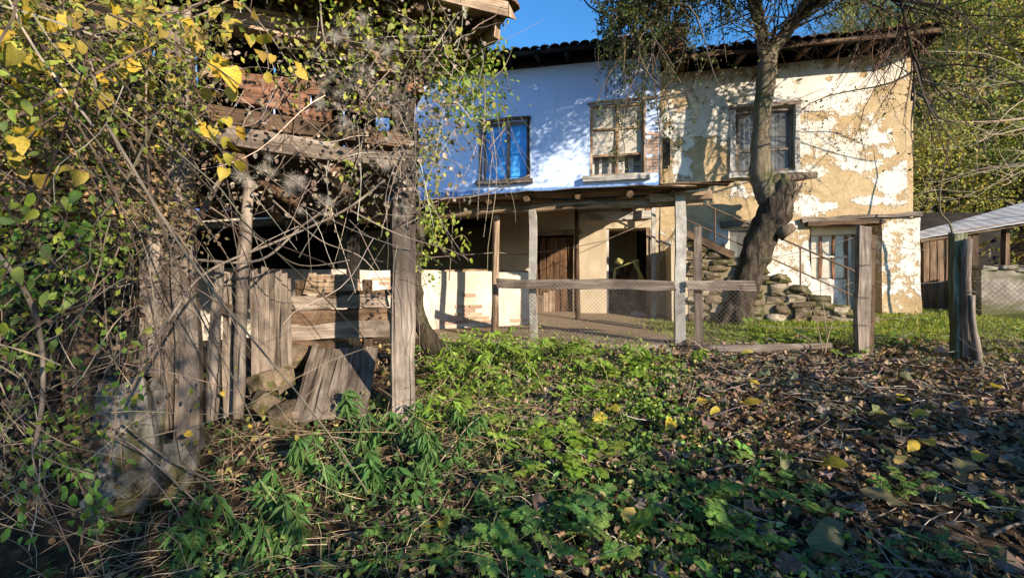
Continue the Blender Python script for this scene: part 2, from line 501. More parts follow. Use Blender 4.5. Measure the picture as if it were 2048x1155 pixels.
def mat_ochre():
    """mud wall: ochre earth, remains of white lime plaster where the 'lime' attribute is high"""
    t = NT('flaking_lime_plaster_on_mud')
    o = t.coord('Object')
    at = t.node("Attribute", attribute_name="lime")
    n1 = t.noise(o, 5.0, 8, .62, .25); n2 = t.noise(o, 26.0, 5, .6); n3 = t.noise(o, 1.3, 4, .55)
    m = t.math('ADD', at.outputs['Fac'], t.math('MULTIPLY', t.math('SUBTRACT', n1, .5), 2.3))
    m = t.math('ADD', m, t.math('MULTIPLY', t.math('SUBTRACT', n2, .5), .7))
    mask = t.ramp(m, [(.40, 0.0), (.50, .7), (.64, .95)])
    mud = t.ramp(n1, [(.3, (.33, .235, .125)), (.5, (.46, .345, .20)), (.75, (.55, .44, .285))])
    mud = t.mix(t.ramp(n3, [(.5, 0.0), (.7, .5)]), mud, (.36, .22, .10))
    edge = t.ramp(m, [(.33, 0.0), (.42, .5), (.48, 0.0)])
    mud = t.mix(edge, mud, (.30, .16, .07))
    lime = t.ramp(n3, [(.3, (.60, .55, .46)), (.6, (.74, .70, .63))])
    lime = t.mix(t.ramp(n2, [(.62, 0.0), (.78, .4)]), lime, (.55, .44, .30))
    c = t.mix(mask, mud, lime)
    crackt = t.node("TexVoronoi", feature='DISTANCE_TO_EDGE'); crackt.inputs['Scale'].default_value = 1.9
    wp = t.node("VectorMath", operation='ADD'); nn = t.node("TexNoise"); nn.inputs['Scale'].default_value = 4.0
    t.l(o, nn.inputs['Vector']); t.l(o, wp.inputs[0]); t.l(nn.outputs['Color'], wp.inputs[1]); t.l(wp.outputs[0], crackt.inputs['Vector'])
    cr = t.ramp(crackt.outputs['Distance'], [(.0, 1.0), (.012, 0.0)])
    cr = t.math('MULTIPLY', cr, t.ramp(n1, [(.48, 0.0), (.6, .7)]))
    c = t.mix(cr, c, (.13, .085, .045))
    streak = t.noise(t.coord('Object', (5, 5, .35)), 1.0, 5, .6)
    c = t.mix(t.ramp(streak, [(.55, 0.0), (.75, .35)]), c, (.30, .22, .14))
    h = t.math('ADD', t.math('MULTIPLY', mask, 1.0), t.math('ADD', t.math('MULTIPLY', n1, 1.2), t.math('MULTIPLY', n2, .5)))
    h = t.math('SUBTRACT', h, t.math('MULTIPLY', cr, 1.2))
    return t.done(t.bsdf(c, .95, h, .8, .018, .1))
M['ochre'] = mat_ochre()

def mat_limewash(name, a, b, dirt, z0=None, dado=None, zd=None):
    t = NT(name)
    o = t.coord('Object')
    n1 = t.noise(o, 1.6, 7, .6, .2); n2 = t.noise(o, 18.0, 6, .6); n3 = t.noise(t.coord('Object', (6, 6, .6)), 1.0, 5, .6)
    c = t.ramp(n1, [(.3, a), (.7, b)])
    c = t.mix(t.ramp(n2, [(.62, 0.0), (.8, .55)]), c, dirt)
    c = t.mix(t.ramp(n3, [(.52, 0.0), (.8, .35)]), c, dirt)
    if dado:
        at = t.node("Attribute", attribute_name="lime")
        m = t.math('ADD', at.outputs['Fac'], t.math('MULTIPLY', t.math('SUBTRACT', n2, .5), .25))
        c = t.mix(t.ramp(m, [(.46, 0.0), (.54, 1.0)]), dado, c)
    return t.done(t.bsdf(c, .92, t.math('ADD', n1, t.math('MULTIPLY', n2, .5)), .5, .015, .12))
M['bluewall'] = mat_limewash('pale_blue_limewash', (.47, .59, .86), (.58, .69, .91), (.40, .48, .64), dado=(.13, .25, .52))
M['lowwall'] = mat_limewash('grubby_mud_plaster', (.40, .32, .22), (.56, .47, .34), (.24, .18, .12))
M['parapet'] = mat_limewash('flaking_whitewash', (.42, .34, .25), (.72, .66, .57), (.40, .26, .16))
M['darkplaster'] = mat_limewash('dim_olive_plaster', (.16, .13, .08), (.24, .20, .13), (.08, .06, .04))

def mat_ground():
    t = NT('soil_with_litter')
    o = t.coord('Object')
    n1 = t.noise(o, .9, 6, .6); n2 = t.noise(o, 14.0, 8, .7, .5); n3 = t.noise(o, 60.0, 4, .6)
    c = t.ramp(n2, [(.28, (.018, .012, .008)), (.5, (.055, .037, .024)), (.72, (.125, .088, .056))])
    at = t.node("Attribute", attribute_name="green")
    m = t.math('ADD', at.outputs['Fac'], t.math('MULTIPLY', t.math('SUBTRACT', n2, .5), .9))
    g = t.ramp(n3, [(.3, (.05, .07, .012)), (.7, (.15, .18, .03))])
    c = t.mix(t.ramp(m, [(.4, 0.0), (.65, .9)]), c, g)
    at2 = t.node("Attribute", attribute_name="bare")
    c = t.mix(at2.outputs['Fac'], c, t.ramp(n2, [(.3, (.20, .14, .09)), (.6, (.34, .26, .175))]))
    return t.done(t.bsdf(c, .95, t.math('ADD', n2, t.math('MULTIPLY', n3, .5)), 1.0, .04, .1))
M['ground'] = mat_ground()

# ------------------------------------------------------------------ terrain
_yk = [(-400, -8), (-20, -.9), (-2, 0), (1.8, 0.0), (2.4, .06), (3.0, .26), (3.6, .43), (4.5, .60), (6.0, .76), (8.0, .84), (9, .93), (12, 1.2), (30, 1.6), (400, 3)]
def smooth(a, b, x):
    k = min(1, max(0, (x - a) / (b - a))); return k * k * (3 - 2 * k)
def ground(x, y, rough=True):
    z = 0
    for (a, za), (b, zb) in zip(_yk, _yk[1:]):
        if a <= y <= b: z = za + (zb - za) * (y - a) / (b - a); break
    z += .032 * max(0, min(x, 9) - 3) * smooth(5, 8, y)
    q = (x - 10.5) * .80 + (y - 9.5) * .60
    if q > 0 and x > 3: z += (.62 * q if q < 45 else .62 * 45 + .2 * (q - 45)) * smooth(0, 6, q) * smooth(3, 12, x)
    if rough and abs(x) < 25 and -12 < y < 30:
        a = .045 if not (x < 3.2 and y > 6.0) else .012
        z += a * noise.fractal(V(x * .9, y * .9, 3.1), 1.0, 2.0, 4)
    return z

def spread(a, b, st, far):
    c = list(np.arange(a, b + 1e-6, st)); s = st; x = b
    while x < far: s *= 1.25; x += s; c.append(x)
    s = st; x = a; pre = []
    while x > -far: s *= 1.25; x -= s; pre.append(x)
    return np.array(pre[::-1] + c)
gx = spread(-5.5, 11, .11, 420); gy = spread(-1, 10.5, .11, 420)
gv = np.array([(x, y, ground(x, y)) for y in gy for x in gx])
nx_, ny_ = len(gx), len(gy)
ii, jj = np.meshgrid(np.arange(ny_ - 1), np.arange(nx_ - 1), indexing='ij')
gf = np.stack([ii * nx_ + jj, ii * nx_ + jj + 1, (ii + 1) * nx_ + jj + 1, (ii + 1) * nx_ + jj], -1).reshape(-1, 4)
def greenness(x, y):
    g = smooth(2.0, 3.0, x) * smooth(5.6, 6.2, y + .12 * math.sin(x * 2.3)) * .9
    g = max(g, smooth(4.2, 5.4, x) * smooth(4.9, 5.4, y) * .75)
    if x > 11 or y > 11: g = .25
    g = max(g, .35 * smooth(1.6, .4, abs(x)) * smooth(5.6, 5, y))
    return g
ga = np.array([greenness(x, y) for y in gy for x in gx])
gb = np.array([smooth(6.1, 6.5, y + .2 * x) * smooth(3.6, 3.0, x) * smooth(-8, -6, x) * (1 if y < 12 else 0) for y in gy for x in gx])
o = link('ground', mesh_np('ground', gv, gf, smooth=True, vattr={'green': ga, 'bare': gb}), None, M['ground'], 'structure')

# ------------------------------------------------------------------ house frame:  s along the facade, z up, o outwards
UX, UY = .9795, -.2014
def F(s, z, o=0.0): return V(UX * s + UY * o, 10 + UY * s - UX * o, z)
UV_ = V(UX, UY, 0); NV = V(UY, -UX, 0)
def s_of(px, o=0.0):
    t = (px - 1024) / FPX; c = 10 - o / .9795
    Yy = c / (1 + .2056 * t); X = t * Yy
    return (X - UY * o) / UX
def z_of(px, py, o=0.0):
    t = (px - 1024) / FPX; c = 10 - o / .9795
    return EYE + (577.5 - py) / FPX * c / (1 + .2056 * t)

def wall_grid(name, mat, parent, s0, s1, z0, z1, openings, step=.08, off=0.0, reveal=.35, amp=.012, lime=None, slope=0.0):
    def cuts(a, b, marks):
        c = sorted({a, b, *[m for m in marks if a < m < b]}); out = []
        for p, q in zip(c, c[1:]):
            n = max(1, round((q - p) / step)); out += [p + (q - p) * i / n for i in range(n)]
        return out + [b]
    S = cuts(s0, s1, [x for o_ in openings for x in o_[:2]]); Z = cuts(z0, z1, [x for o_ in openings for x in o_[2:4]])
    base = rootloc(parent)
    verts = []; la = []
    for z in Z:
        for s in S:
            d = off + amp * noise.fractal(V(s * 1.1, z * 1.1, 5), 1, 2, 4) + slope * (z1 - z)
            verts.append(tuple(F(s, z, d) - base)); la.append(lime(s, z) if lime else 1.0)
    n = len(S); faces = []
    inside = lambda s, z: any(a - 1e-6 < s < b + 1e-6 and c - 1e-6 < z < e + 1e-6 for a, b, c, e in [o_[:4] for o_ in openings])
    for i in range(len(Z) - 1):
        for j in range(n - 1):
            if not inside((S[j] + S[j + 1]) / 2, (Z[i] + Z[i + 1]) / 2):
                faces.append((i * n + j, i * n + j + 1, (i + 1) * n + j + 1, (i + 1) * n + j))
    for o_ in openings:     # reveals
        a, b, c, e = o_[:4]; rv_ = o_[4] if len(o_) > 4 else reveal
        spl = o_[5] if len(o_) > 5 else 0.0
        front = [(a, c), (b, c), (b, e), (a, e)]; back = [(a + spl, c), (b - spl, c), (b - spl, e), (a + spl, e)]
        for k in range(4):
            (p, q), (p2, q2) = front[k], front[(k + 1) % 4]; (r_, t_), (r2, t2) = back[k], back[(k + 1) % 4]
            m = len(verts)
            for (ss, zz, dd) in ((p, q, off), (p2, q2, off), (r2, t2, off - rv_), (r_, t_, off - rv_)):
                verts.append(tuple(F(ss, zz, dd + slope * (z1 - zz)) - base)); la.append(lime(ss, zz) if lime else 1.0)
            faces.append((m, m + 1, m + 2, m + 3))
    me = mesh_np(name, verts, faces, smooth=True, vattr={'lime': la})
    return link(name, me, parent, mat)

def wbox(name, mat, parent, s0, s1, z0, z1, o0, o1, jit=0.003, kind=None):
    m = MB(); m.box(F(s0, z0, o0), UV_ * (s1 - s0), NV * (o1 - o0), V(0, 0, z1 - z0), jit)
    return m.build(name, mat, parent, kind)

def brick_patch(parent, s0, s1, z0, z1, o, keep=lambda s, z: True, bl=.25, bh=.066, gap=.012, depth=.05, mat='brick', frame=None):
    fr = frame or F
    du = (fr(1, 0, 0) - fr(0, 0, 0)).normalized(); dn = (fr(0, 0, 1) - fr(0, 0, 0)).normalized()
    if not brick_meshes:
        for k in range(4):
            m = MB(); m.box(V(-.5, -.5, -.5), V(1, 0, 0), V(0, 1, 0), V(0, 0, 1), .035); brick_meshes.append(m.mesh('brick'))
    key = mat
    vs = brick_sets.setdefault(key, [])
    if not vs:
        for k in range(4):
            me = brick_meshes[k].copy(); me.materials.append(M[mat]); vs.append(me)
    z = z0; row = 0
    while z + bh <= z1 + 1e-6:
        s = s0 - (bl / 2 if row % 2 else 0)
        while s < s1 - .02:
            a = max(s, s0); b = min(s + bl, s1)
            if b - a > .05 and keep((a + b) / 2, z + bh / 2):
                oo = o + rnd.uniform(-.006, .008)
                c = fr((a + b) / 2, z + bh / 2, oo)
                instance('brick', rnd.choice(vs), parent, basis(du, dn, V(0, 0, 1), c, (b - a - gap, depth, bh - gap)))
            s += bl
        z += bh; row += 1
brick_meshes = []; brick_sets = {}

# ------------------------------------------------------------------ pale blue house (left half)
bh_ = thing('whitewashed_house', 'pale blue limewashed two storey house with tiled roof and porch', 'house', F(-1, .8, 0))
SP = 3.145
w_blue = (s_of(965), s_of(1056), 3.92, 5.22)
w_mid = (s_of(1180), s_of(1288), 3.90, 5.43)
d1 = (s_of(1072), s_of(1152), .75, 2.68)
d2 = (s_of(1213), s_of(1300), .75, 2.78)
stable = (-12.2, s_of(985), 1.2, 3.15)
wall_grid('upper_wall', M['bluewall'], bh_, -13, SP, 3.42, 6.42, [w_blue, w_mid], .1, amp=.02, reveal=.22,
          lime=lambda s, z: .5 + (z - 3.72) * 2.2)
wall_grid('lower_wall', M['lowwall'], bh_, -13, SP, .5, 3.42, [(*d1, .18), (*d2, .5), (*stable, .4)], .1, off=.02, amp=.03)
# shell behind: end walls, back wall, interior
m = MB()
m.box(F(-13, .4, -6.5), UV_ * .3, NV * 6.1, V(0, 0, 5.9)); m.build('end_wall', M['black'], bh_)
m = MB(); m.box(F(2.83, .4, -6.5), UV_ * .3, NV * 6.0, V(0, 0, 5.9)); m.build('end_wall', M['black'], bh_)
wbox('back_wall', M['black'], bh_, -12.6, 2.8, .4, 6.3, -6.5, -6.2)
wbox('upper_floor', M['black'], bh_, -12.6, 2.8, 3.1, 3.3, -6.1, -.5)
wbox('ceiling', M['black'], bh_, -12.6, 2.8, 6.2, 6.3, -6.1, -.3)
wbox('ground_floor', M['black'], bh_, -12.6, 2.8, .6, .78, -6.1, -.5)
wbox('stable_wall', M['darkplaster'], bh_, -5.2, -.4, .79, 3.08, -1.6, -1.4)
# storeroom walls seen through the right doorway
wbox('storeroom_wall', M['lowwall'], bh_, 1.5, 2.80, .79, 3.05, -1.9, -1.7)
# roof
def roof(parent, s0, s1, ze, oe, zr, orr, tmat, sag=.04, rows=3, tw=.205, ts0=None):
    m = MB()
    n = 24
    def rp(s, k, up=0):
        z = ze + (zr - ze) * k + up - sag * math.sin(k * math.pi) + .03 * noise.noise(V(s * .7, k * 2, 2))
        return F(s, z, oe + (orr - oe) * k)
    for i in range(n):
        a = s0 + (s1 - s0) * i / n; b = s0 + (s1 - s0) * (i + 1) / n
        for k in range(4):
            m.quad(rp(a, k / 4, .04), rp(b, k / 4, .04), rp(b, (k + 1) / 4, .04), rp(a, (k + 1) / 4, .04))
            m.quad(rp(a, k / 4, -.03), rp(a, (k + 1) / 4, -.03), rp(b, (k + 1) / 4, -.03), rp(b, k / 4, -.03))
        m.quad(rp(a, 0, -.03), rp(b, 0, -.03), rp(b, 0, .04), rp(a, 0, .04))
    # rear slope, closed
    m.quad(F(s0, zr, orr), F(s1, zr, orr), F(s1, ze, 2 * orr - oe), F(s0, ze, 2 * orr - oe))
    m.quad(rp(s1, 0, 0), rp(s1, 1, 0), F(s1, ze - .1, orr), F(s1, ze - .1, oe))
    m.quad(rp(s0, 0, 0), F(s0, ze - .1, oe), F(s0, ze - .1, orr), rp(s0, 1, 0))
    ro = m.build('roof', M['wood_dark'], parent)
    # barrel tiles
    tm = MB(); sd = 6
    for i in (0, 1):
        for j in range(sd + 1):
            a = math.pi * j / sd; w = .52 - .06 * i
            tm.v.append(V(math.cos(a) * w, i * 1.0, math.sin(a) * .42))
    for j in range(sd): tm.face((j, j + 1, sd + 2 + j, sd + 1 + j), None, True)
    for j in range(sd + 1): tm.v.append(tm.v[j] * 1.0 + V(0, 0, -.1))
    o2 = 2 * (sd + 1)
    for j in range(sd): tm.face((j + 1, j, o2 + j, o2 + j + 1))
    tme = tm.mesh('roof_tile'); tme.materials.append(tmat)
    L = math.hypot(zr - ze, oe - orr); tl = .40
    ts0 = s0 if ts0 is None else ts0
    nt = int((s1 - ts0) / tw)
    sl = (rp(0, 1) - rp(0, 0)).normalized(); up = sl.cross(UV_) * -1
    if up.z < 0: up = -up
    for r_ in range(rows):
        for i in range(nt):
            s = ts0 + (i + .5) * tw
            k = (r_ * .34 - .06) / L
            c = rp(s, k, .055 + .012 * r_) + V(0, 0, rnd.uniform(-.012, .012))
            x = (UV_ + up * rnd.uniform(-.05, .05)).normalized()
            instance('roof_tile', tme, ro, basis(x, sl, up, c, (tw * .98, tl, tw * .75)))
    # rafter ends under the eave
    return ro
rb = roof(bh_, -13.1, SP + .12, 6.45, .50, 7.9, -3.0, M['tile'], ts0=-3.4)
for s in np.arange(-6.2, 3.1, .62):
    m = MB(); m.plank(F(s, 6.40, .46), F(s, 6.50, -.3), .09, .09, UV_, 2); m.build('rafter_end', M['wood_dark'], bh_)
m = MB(); m.plank(F(-6.5, 6.40, .05), F(SP, 6.40, .05), .1, .06, V(0, 0, 1), 8); m.build('wall_plate', M['wood_dark'], bh_)

def window(parent, w, rec, frame_mat, pane_mat, fw=.06, mull=(.5,), trans=(), wide=None, sill_mat='wood_grey', sill=.09, gap_label=None, skip_panes=()):
    a, b, c, e = w[:4]
    wf = MB(); t = .05
    m = MB()
    up = V(0, 0, 1)
    m.plank(F(a, c + fw / 2, rec), F(b, c + fw / 2, rec), fw, t, up, 5, .003)
    m.plank(F(a, e - fw / 2, rec), F(b, e - fw / 2, rec), fw, t, up, 5, .003)
    m.plank(F(a + fw / 2, c + fw, rec), F(a + fw / 2, e - fw, rec), fw, t, UV_, 5, .003)
    m.plank(F(b - fw / 2, c + fw, rec), F(b - fw / 2, e - fw, rec), fw, t, UV_, 5, .003)
    wo_ = m.build('window', frame_mat, parent)
    for k in mull:
        mm = MB(); s = a + (b - a) * k; mm.plank(F(s, c + fw, rec + .004), F(s, e - fw, rec + .004), .07, t, UV_, 5, .003); mm.build('mullion', frame_mat, wo_)
    for k in trans:
        mm = MB(); z = c + (e - c) * k; mm.plank(F(a + fw, z, rec + .009), F(b - fw, z, rec + .009), .045, .035, up, 5, .003); mm.build('glazing_bar', frame_mat, wo_)
    xs = [a + fw] + [a + (b - a) * k for k in mull] + [b - fw]; zs = [c + fw] + [c + (e - c) * k for k in trans] + [e - fw]
    for i in range(len(xs) - 1):
        for j in range(len(zs) - 1):
            if (i, j) in skip_panes: continue
            mm = MB(); mm.box(F(xs[i], zs[j], rec - .012), UV_ * (xs[i + 1] - xs[i]), NV * .005, V(0, 0, zs[j + 1] - zs[j])); mm.build('pane', pane_mat, wo_)
    if sill:
        mm = MB(); mm.plank(F(a - .14, c - sill / 2 - .003, .03), F(b + .12, c - sill / 2 + .003, .03), .2, sill, NV, 8, .009, jag=.02); mm.build('sill', M[sill_mat], wo_)
    return wo_
# blue shuttered window
wo1 = window(bh_, w_blue, -.12, M['wood_grey'], M['blue'], .05, (.55,), (), sill_mat='wood_grey')
m = MB(); m.plank(F(w_blue[0] - .08, w_blue[3] + .035, .03), F(w_blue[1] + .06, w_blue[3] + .05, .03), .07, .05, V(0, 0, 1), 5); m.build('lintel', M['wood_brown'], wo1)
m = MB(); m.plank(F(w_blue[0] - .04, w_blue[2], .03), F(w_blue[0] - .04, w_blue[3], .03), .06, .05, UV_, 5); m.build('outer_jamb', M['wood_grey'], wo1)
m = MB(); m.plank(F(w_blue[1] + .02, w_blue[2], .03), F(w_blue[1] + .02, w_blue[3], .03), .05, .05, UV_, 5); m.build('outer_jamb', M['wood_dark'], wo1)
for k, (a, b) in enumerate(((.1, .48), (.6, .95))):
    for (zz0, zz1) in ((.08, .38), (.46, .92)):
        s0 = w_blue[0] + (w_blue[1] - w_blue[0]) * a; s1 = w_blue[0] + (w_blue[1] - w_blue[0]) * b
        z0 = w_blue[2] + 1.28 * zz0; z1 = w_blue[2] + 1.28 * zz1
        wbox('shutter_panel', M['blue'], wo1, s0, s1, z0, z1, -.118, -.106, .002)
# bare middle window with rusty frame and inner casement
wo2 = window(bh_, w_mid, -.06, M['wood_rust'], M['glass_pale'], .055, (.5,), (.30, .66), sill=.12, sill_mat='wood_white', skip_panes=((0, 0), (1, 0)))
wi = (w_mid[0] + .1, w_mid[1] - .05, w_mid[2] + .02, w_mid[2] + .62)
wbox('inner_board', M['wood_white'], wo2, w_mid[0], w_mid[1], w_mid[2], w_mid[3], -.36, -.33)
for k in (.0, .16, .36, .52, .62, .8):
    s = w_mid[0] + .06 + k * 1.0
    mm = MB(); mm.plank(F(s, w_mid[2], -.25), F(s, w_mid[2] + .62, -.25), .06 + .05 * (k > .5), .04, UV_, 3, .003); mm.build('inner_casement_bar', M['wood_white'], wo2)
mm = MB(); mm.plank(F(w_mid[1] + .012, w_mid[2], .03), F(w_mid[1] + .012, w_mid[3] + .05, .03), .035, .03, UV_, 5); mm.build('outer_jamb', M['wood_rust'], wo2)
mm = MB(); mm.plank(F(w_mid[0] - .05, w_mid[3] + .03, .03), F(SP - .03, w_mid[3] + .06, .03), .04, .03, V(0, 0, 1), 5); mm.build('lintel', M['wood_rust'], wo2)
brick_patch(bh_, w_mid[1] + .05, SP - .01, 3.92, 5.0, -.022, lambda s, z: z < 4.75 + .25 * noise.noise(V(s * 4, z * 3, 0)) and noise.noise(V(s * 5, z * 5, 9)) > -.38, depth=.07, mat='brick_pale')
# brown plank door
dr = MB(); dr.plank(F(d1[0], d1[2], -.10), F(d1[0], d1[3], -.10), .07, .10, UV_, 5)
dr = dr.build('door', M['wood_brown'], bh_)
nb = 5
for i in range(nb):
    wdt = (d1[1] - d1[0] - .1) / nb
    s = d1[0] + .06 + (i + .5) * wdt
    mm = MB(); mm.plank(F(s, d1[2] + .05, -.12), F(s, d1[3] - .05, -.12), wdt - .012, .03, UV_, 5, .004); mm.build('door_board', M['wood_door'], dr)
mm = MB(); mm.plank(F(d1[1] - .02, d1[2], -.07), F(d1[1] - .02, d1[3], -.07), .08, .1, UV_, 5); mm.build('door_jamb', M['wood_tan'], dr)
mm = MB(); mm.plank(F(d1[0] - .12, d1[3] + .03, .05), F(d1[1] + .12, d1[3] + .03, .05), .09, .08, V(0, 0, 1), 5); mm.build('door_lintel', M['wood_tan'], dr)
mm = MB(); mm.box(F(d1[1] - .2, 1.6, -.1), UV_ * .03, NV * .04, V(0, 0, .13), .003); mm.build('door_handle', M['iron'], dr)
# lower half door, paler
hd = MB(); hd.plank(F(d1[0] + .02, .80, -.02), F(d1[0] + .02, 1.42, -.02), .05, .05, UV_, 3); hd = hd.build('half_door', M['wood_tan'], bh_)
for i in range(3):
    mm = MB(); mm.plank(F(d1[0] + .1 + i * .125, .82, -.03), F(d1[0] + .1 + i * .125, 1.36 + .05 * i, -.03), .118, .025, UV_, 4, .004); mm.build('door_board', M['wood_tan'], hd)
# lintel over doorway
mm = MB(); mm.plank(F(1.52, 3.02, .06), F(2.98, 3.06, .06), .17, .12, V(0, 0, 1), 6, .012); mm.build('doorway_lintel', M['wood_white'], bh_)
mm = MB(); mm.plank(F(d2[0] + .02, d2[2], -.04), F(d2[0] + .02, d2[3], -.04), .05, .06, UV_, 5); mm.build('door_jamb', M['wood_white'], bh_)
mm = MB(); mm.plank(F(d2[1] - .03, d2[2], -.03), F(d2[1] - .03, d2[3], -.03), .09, .08, UV_, 5, .008); mm.build('door_jamb', M['wood_tan'], bh_)
brick_patch(bh_, 2.35, 3.0, 3.13, 3.36, .01, lambda s, z: noise.noise(V(s * 6, z * 6, 2)) > -.2, depth=.06)

# ------------------------------------------------------------------ ochre mud house (right half)
oh = thing('ochre_mud_house', 'two storey ochre mud house with flaking white lime plaster and timber lintel', 'house', F(5.5, 1.0, 0))
blobs = [(1700, 165, 80, 34, 1), (1450, 230, 140, 110, .9), (1640, 265, 45, 55, .68), (1600, 180, 140, 60, 1), (1738, 275, 42, 38, .78), (1700, 300, 34, 32, .8), (1660, 285, 30, 25, .45),
         (1745, 245, 40, 20, .5), (1790, 365, 42, 32, .9), (1775, 305, 30, 15, .7), (1715, 330, 45, 14, .8), (1760, 402, 60, 12, .72), (1600, 415, 42, 28, 1), (1655, 412, 24, 11, .7), (1610, 300, 28, 30, .6),
         (1650, 330, 60, 14, .5), (1690, 215, 28, 20, .7), (1800, 330, 20, 12, .5), (1370, 330, 30, 50, .8), (1620, 345, 22, 14, .8), (1490, 385, 60, 20, .8), (1810, 120, 45, 40, 1), (1440, 300, 60, 20, .3)]
ochs = [(1425, 315, 55, 50, .9), (1420, 385, 80, 40, .5), (1365, 210, 26, 18, .7), (1470, 215, 16, 14, .5), (1620, 232, 30, 16, .5), (1595, 165, 12, 9, .9), (1655, 158, 12, 8, .9), (1725, 150, 14, 8, .8), (1560, 430, 60, 40, .5)]
B = [(s_of(x), z_of(x, y), rx / 114, ry / 114, k) for x, y, rx, ry, k in blobs]
Oc = [(s_of(x), z_of(x, y), rx / 95, ry / 95, k) for x, y, rx, ry, k in ochs]
def lime_up(s, z):
    v = .10
    for (a, b, r1, r2, k) in B:
        d = math.hypot((s - a) / r1, (z - b) / r2)
        v = max(v, k * max(0, 1.0 - .5 * d * d) if d < 1.42 else 0)
    for (a, b, r1, r2, k) in Oc:
        d = math.hypot((s - a) / r1, (z - b) / r2)
        v -= k * max(0, 1 - d)
    return v
w_r = (s_of(1470), s_of(1588), 3.81, 5.10)
wall_grid('upper_wall', M['ochre'], oh, SP + .004, s_of(1812), 2.83, 5.96, [w_r], .055, amp=.022, reveal=.16, lime=lime_up, slope=.012)
w_s = (s_of(1455), s_of(1512), 2.03, 2.73)
d3 = (s_of(1620), s_of(1760), .95, 2.80)
def lime_lo(s, z): return .62 + .35 * noise.noise(V(s * .8, z * .8, 1)) - .45 * smooth(1.5, 1.0, z) - .3 * smooth(4.6, 3.6, s)
wall_grid('lower_wall', M['ochre'], oh, SP + .004, s_of(1838), .6, 2.83, [(*w_s, .2), (*d3, .55, .06)], .07, off=.05, amp=.05, lime=lime_lo, slope=.01)
m = MB(); m.box(F(7.42, .5, -6.5), UV_ * .3, NV * 6.45, V(0, 0, 5.4)); m.build('side_wall', M['ochre'], oh)
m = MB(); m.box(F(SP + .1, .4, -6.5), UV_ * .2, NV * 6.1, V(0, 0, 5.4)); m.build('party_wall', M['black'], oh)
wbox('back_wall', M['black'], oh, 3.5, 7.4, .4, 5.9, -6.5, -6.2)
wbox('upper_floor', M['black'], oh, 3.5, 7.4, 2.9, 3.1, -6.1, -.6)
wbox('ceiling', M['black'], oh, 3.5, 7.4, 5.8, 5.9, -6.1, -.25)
# roof with a brick chimney
ro2 = roof(oh, SP + .14, 7.80, 6.02, .62, 7.3, -3.0, M['tile'], .1)
for s in np.arange(3.5, 7.8, .55):
    m = MB(); m.plank(F(s, 5.97, .57), F(s, 6.05, -.3), .08, .08, UV_, 2); m.build('rafter_end', M['wood_brown'], oh)
m = MB(); m.plank(F(SP + .2, 5.97, .62), F(7.80, 5.99, .62), .06, .03, V(0, 0, 1), 12, .012, jag=.05); m.build('fascia_board', M['wood_brown'], oh)
ch = MB(); ch.box(F(3.23, 6.0, -.44), UV_ * .40, NV * .44, V(0, 0, .95)); ch = ch.build('chimney', M['adobe'], ro2)
brick_patch(ch, 3.22, 3.64, 6.1, 7.02, .015, depth=.05)
def Fside(s, z, o_): return F(3.64 + o_, z, -s)
brick_patch(ch, 0, .44, 6.1, 7.02, .015, depth=.05, frame=Fside)
def Fside2(s, z, o_): return F(3.22 - o_, z, -s)
brick_patch(ch, 0, .44, 6.1, 7.02, .015, depth=.05, frame=Fside2)
# window with curtain
wo3 = window(oh, w_r, -.05, M['wood_grey'], M['glass'], .075, (.5,), (.36,), sill_mat='wood_white', sill=.1)
for (p, q, nm) in ((F(w_r[0] - .05, w_r[2], .035), F(w_r[0] - .05, w_r[3], .035), 1), (F(w_r[1] + .05, w_r[2], .035), F(w_r[1] + .05, w_r[3], .035), 1)):
    mm = MB(); mm.plank(p, q, .09, .05, UV_, 5); mm.build('outer_jamb', M['wood_white'], wo3)
mm = MB(); mm.plank(F(w_r[0] - .12, w_r[3] + .045, .035), F(w_r[1] + .12, w_r[3] + .045, .035), .08, .06, V(0, 0, 1), 5); mm.build('lintel', M['wood_grey'], wo3)
cm = MB()
nseg = 40
for i in range(nseg):
    f0 = lambda k: w_r[0] + (w_r[1] - w_r[0]) * k / nseg
    oo = lambda k: -.16 + .018 * math.sin(k * 1.9) + .01 * math.sin(k * .7)
    cm.quad(F(f0(i), w_r[2], oo(i)), F(f0(i + 1), w_r[2], oo(i + 1)), F(f0(i + 1), w_r[3] - .05, oo(i + 1)), F(f0(i), w_r[3] - .05, oo(i)))
cm.build('curtain', M['curtain'], wo3)
window(oh, w_s, -.05, M['wood_white'], M['glass'], .05, (), (), sill=0)
wbox('inner_shutter', M['curtain'], oh, w_s[0], w_s[1], w_s[2], w_s[3], -.2, -.18)
mm = MB(); mm.plank(F(w_s[0] - .15, w_s[3] + .06, .09), F(w_s[1] + .2, w_s[3] + .08, .09), .12, .1, V(0, 0, 1), 5, .012); mm.build('window_lintel', M['wood_grey'], oh)
# timber band over the cellar door
mm = MB(); mm.plank(F(5.8, 2.84, .07), F(7.78, 2.90, .07), .075, .10, V(0, 0, 1), 10, .016, jag=.05); mm.build('timber_lintel', M['wood_grey'], oh)
mm = MB(); mm.plank(F(5.85, 2.76, .02), F(7.15, 2.76, .02), .08, .3, V(0, 0, 1), 6, .015); mm.build('timber_lintel', M['wood_brown'], oh)
# narrow slot window by the joint between the houses
wbox('slot_window', M['black'], oh, s_of(1326), s_of(1340), 3.98, 4.62, .02, .035)
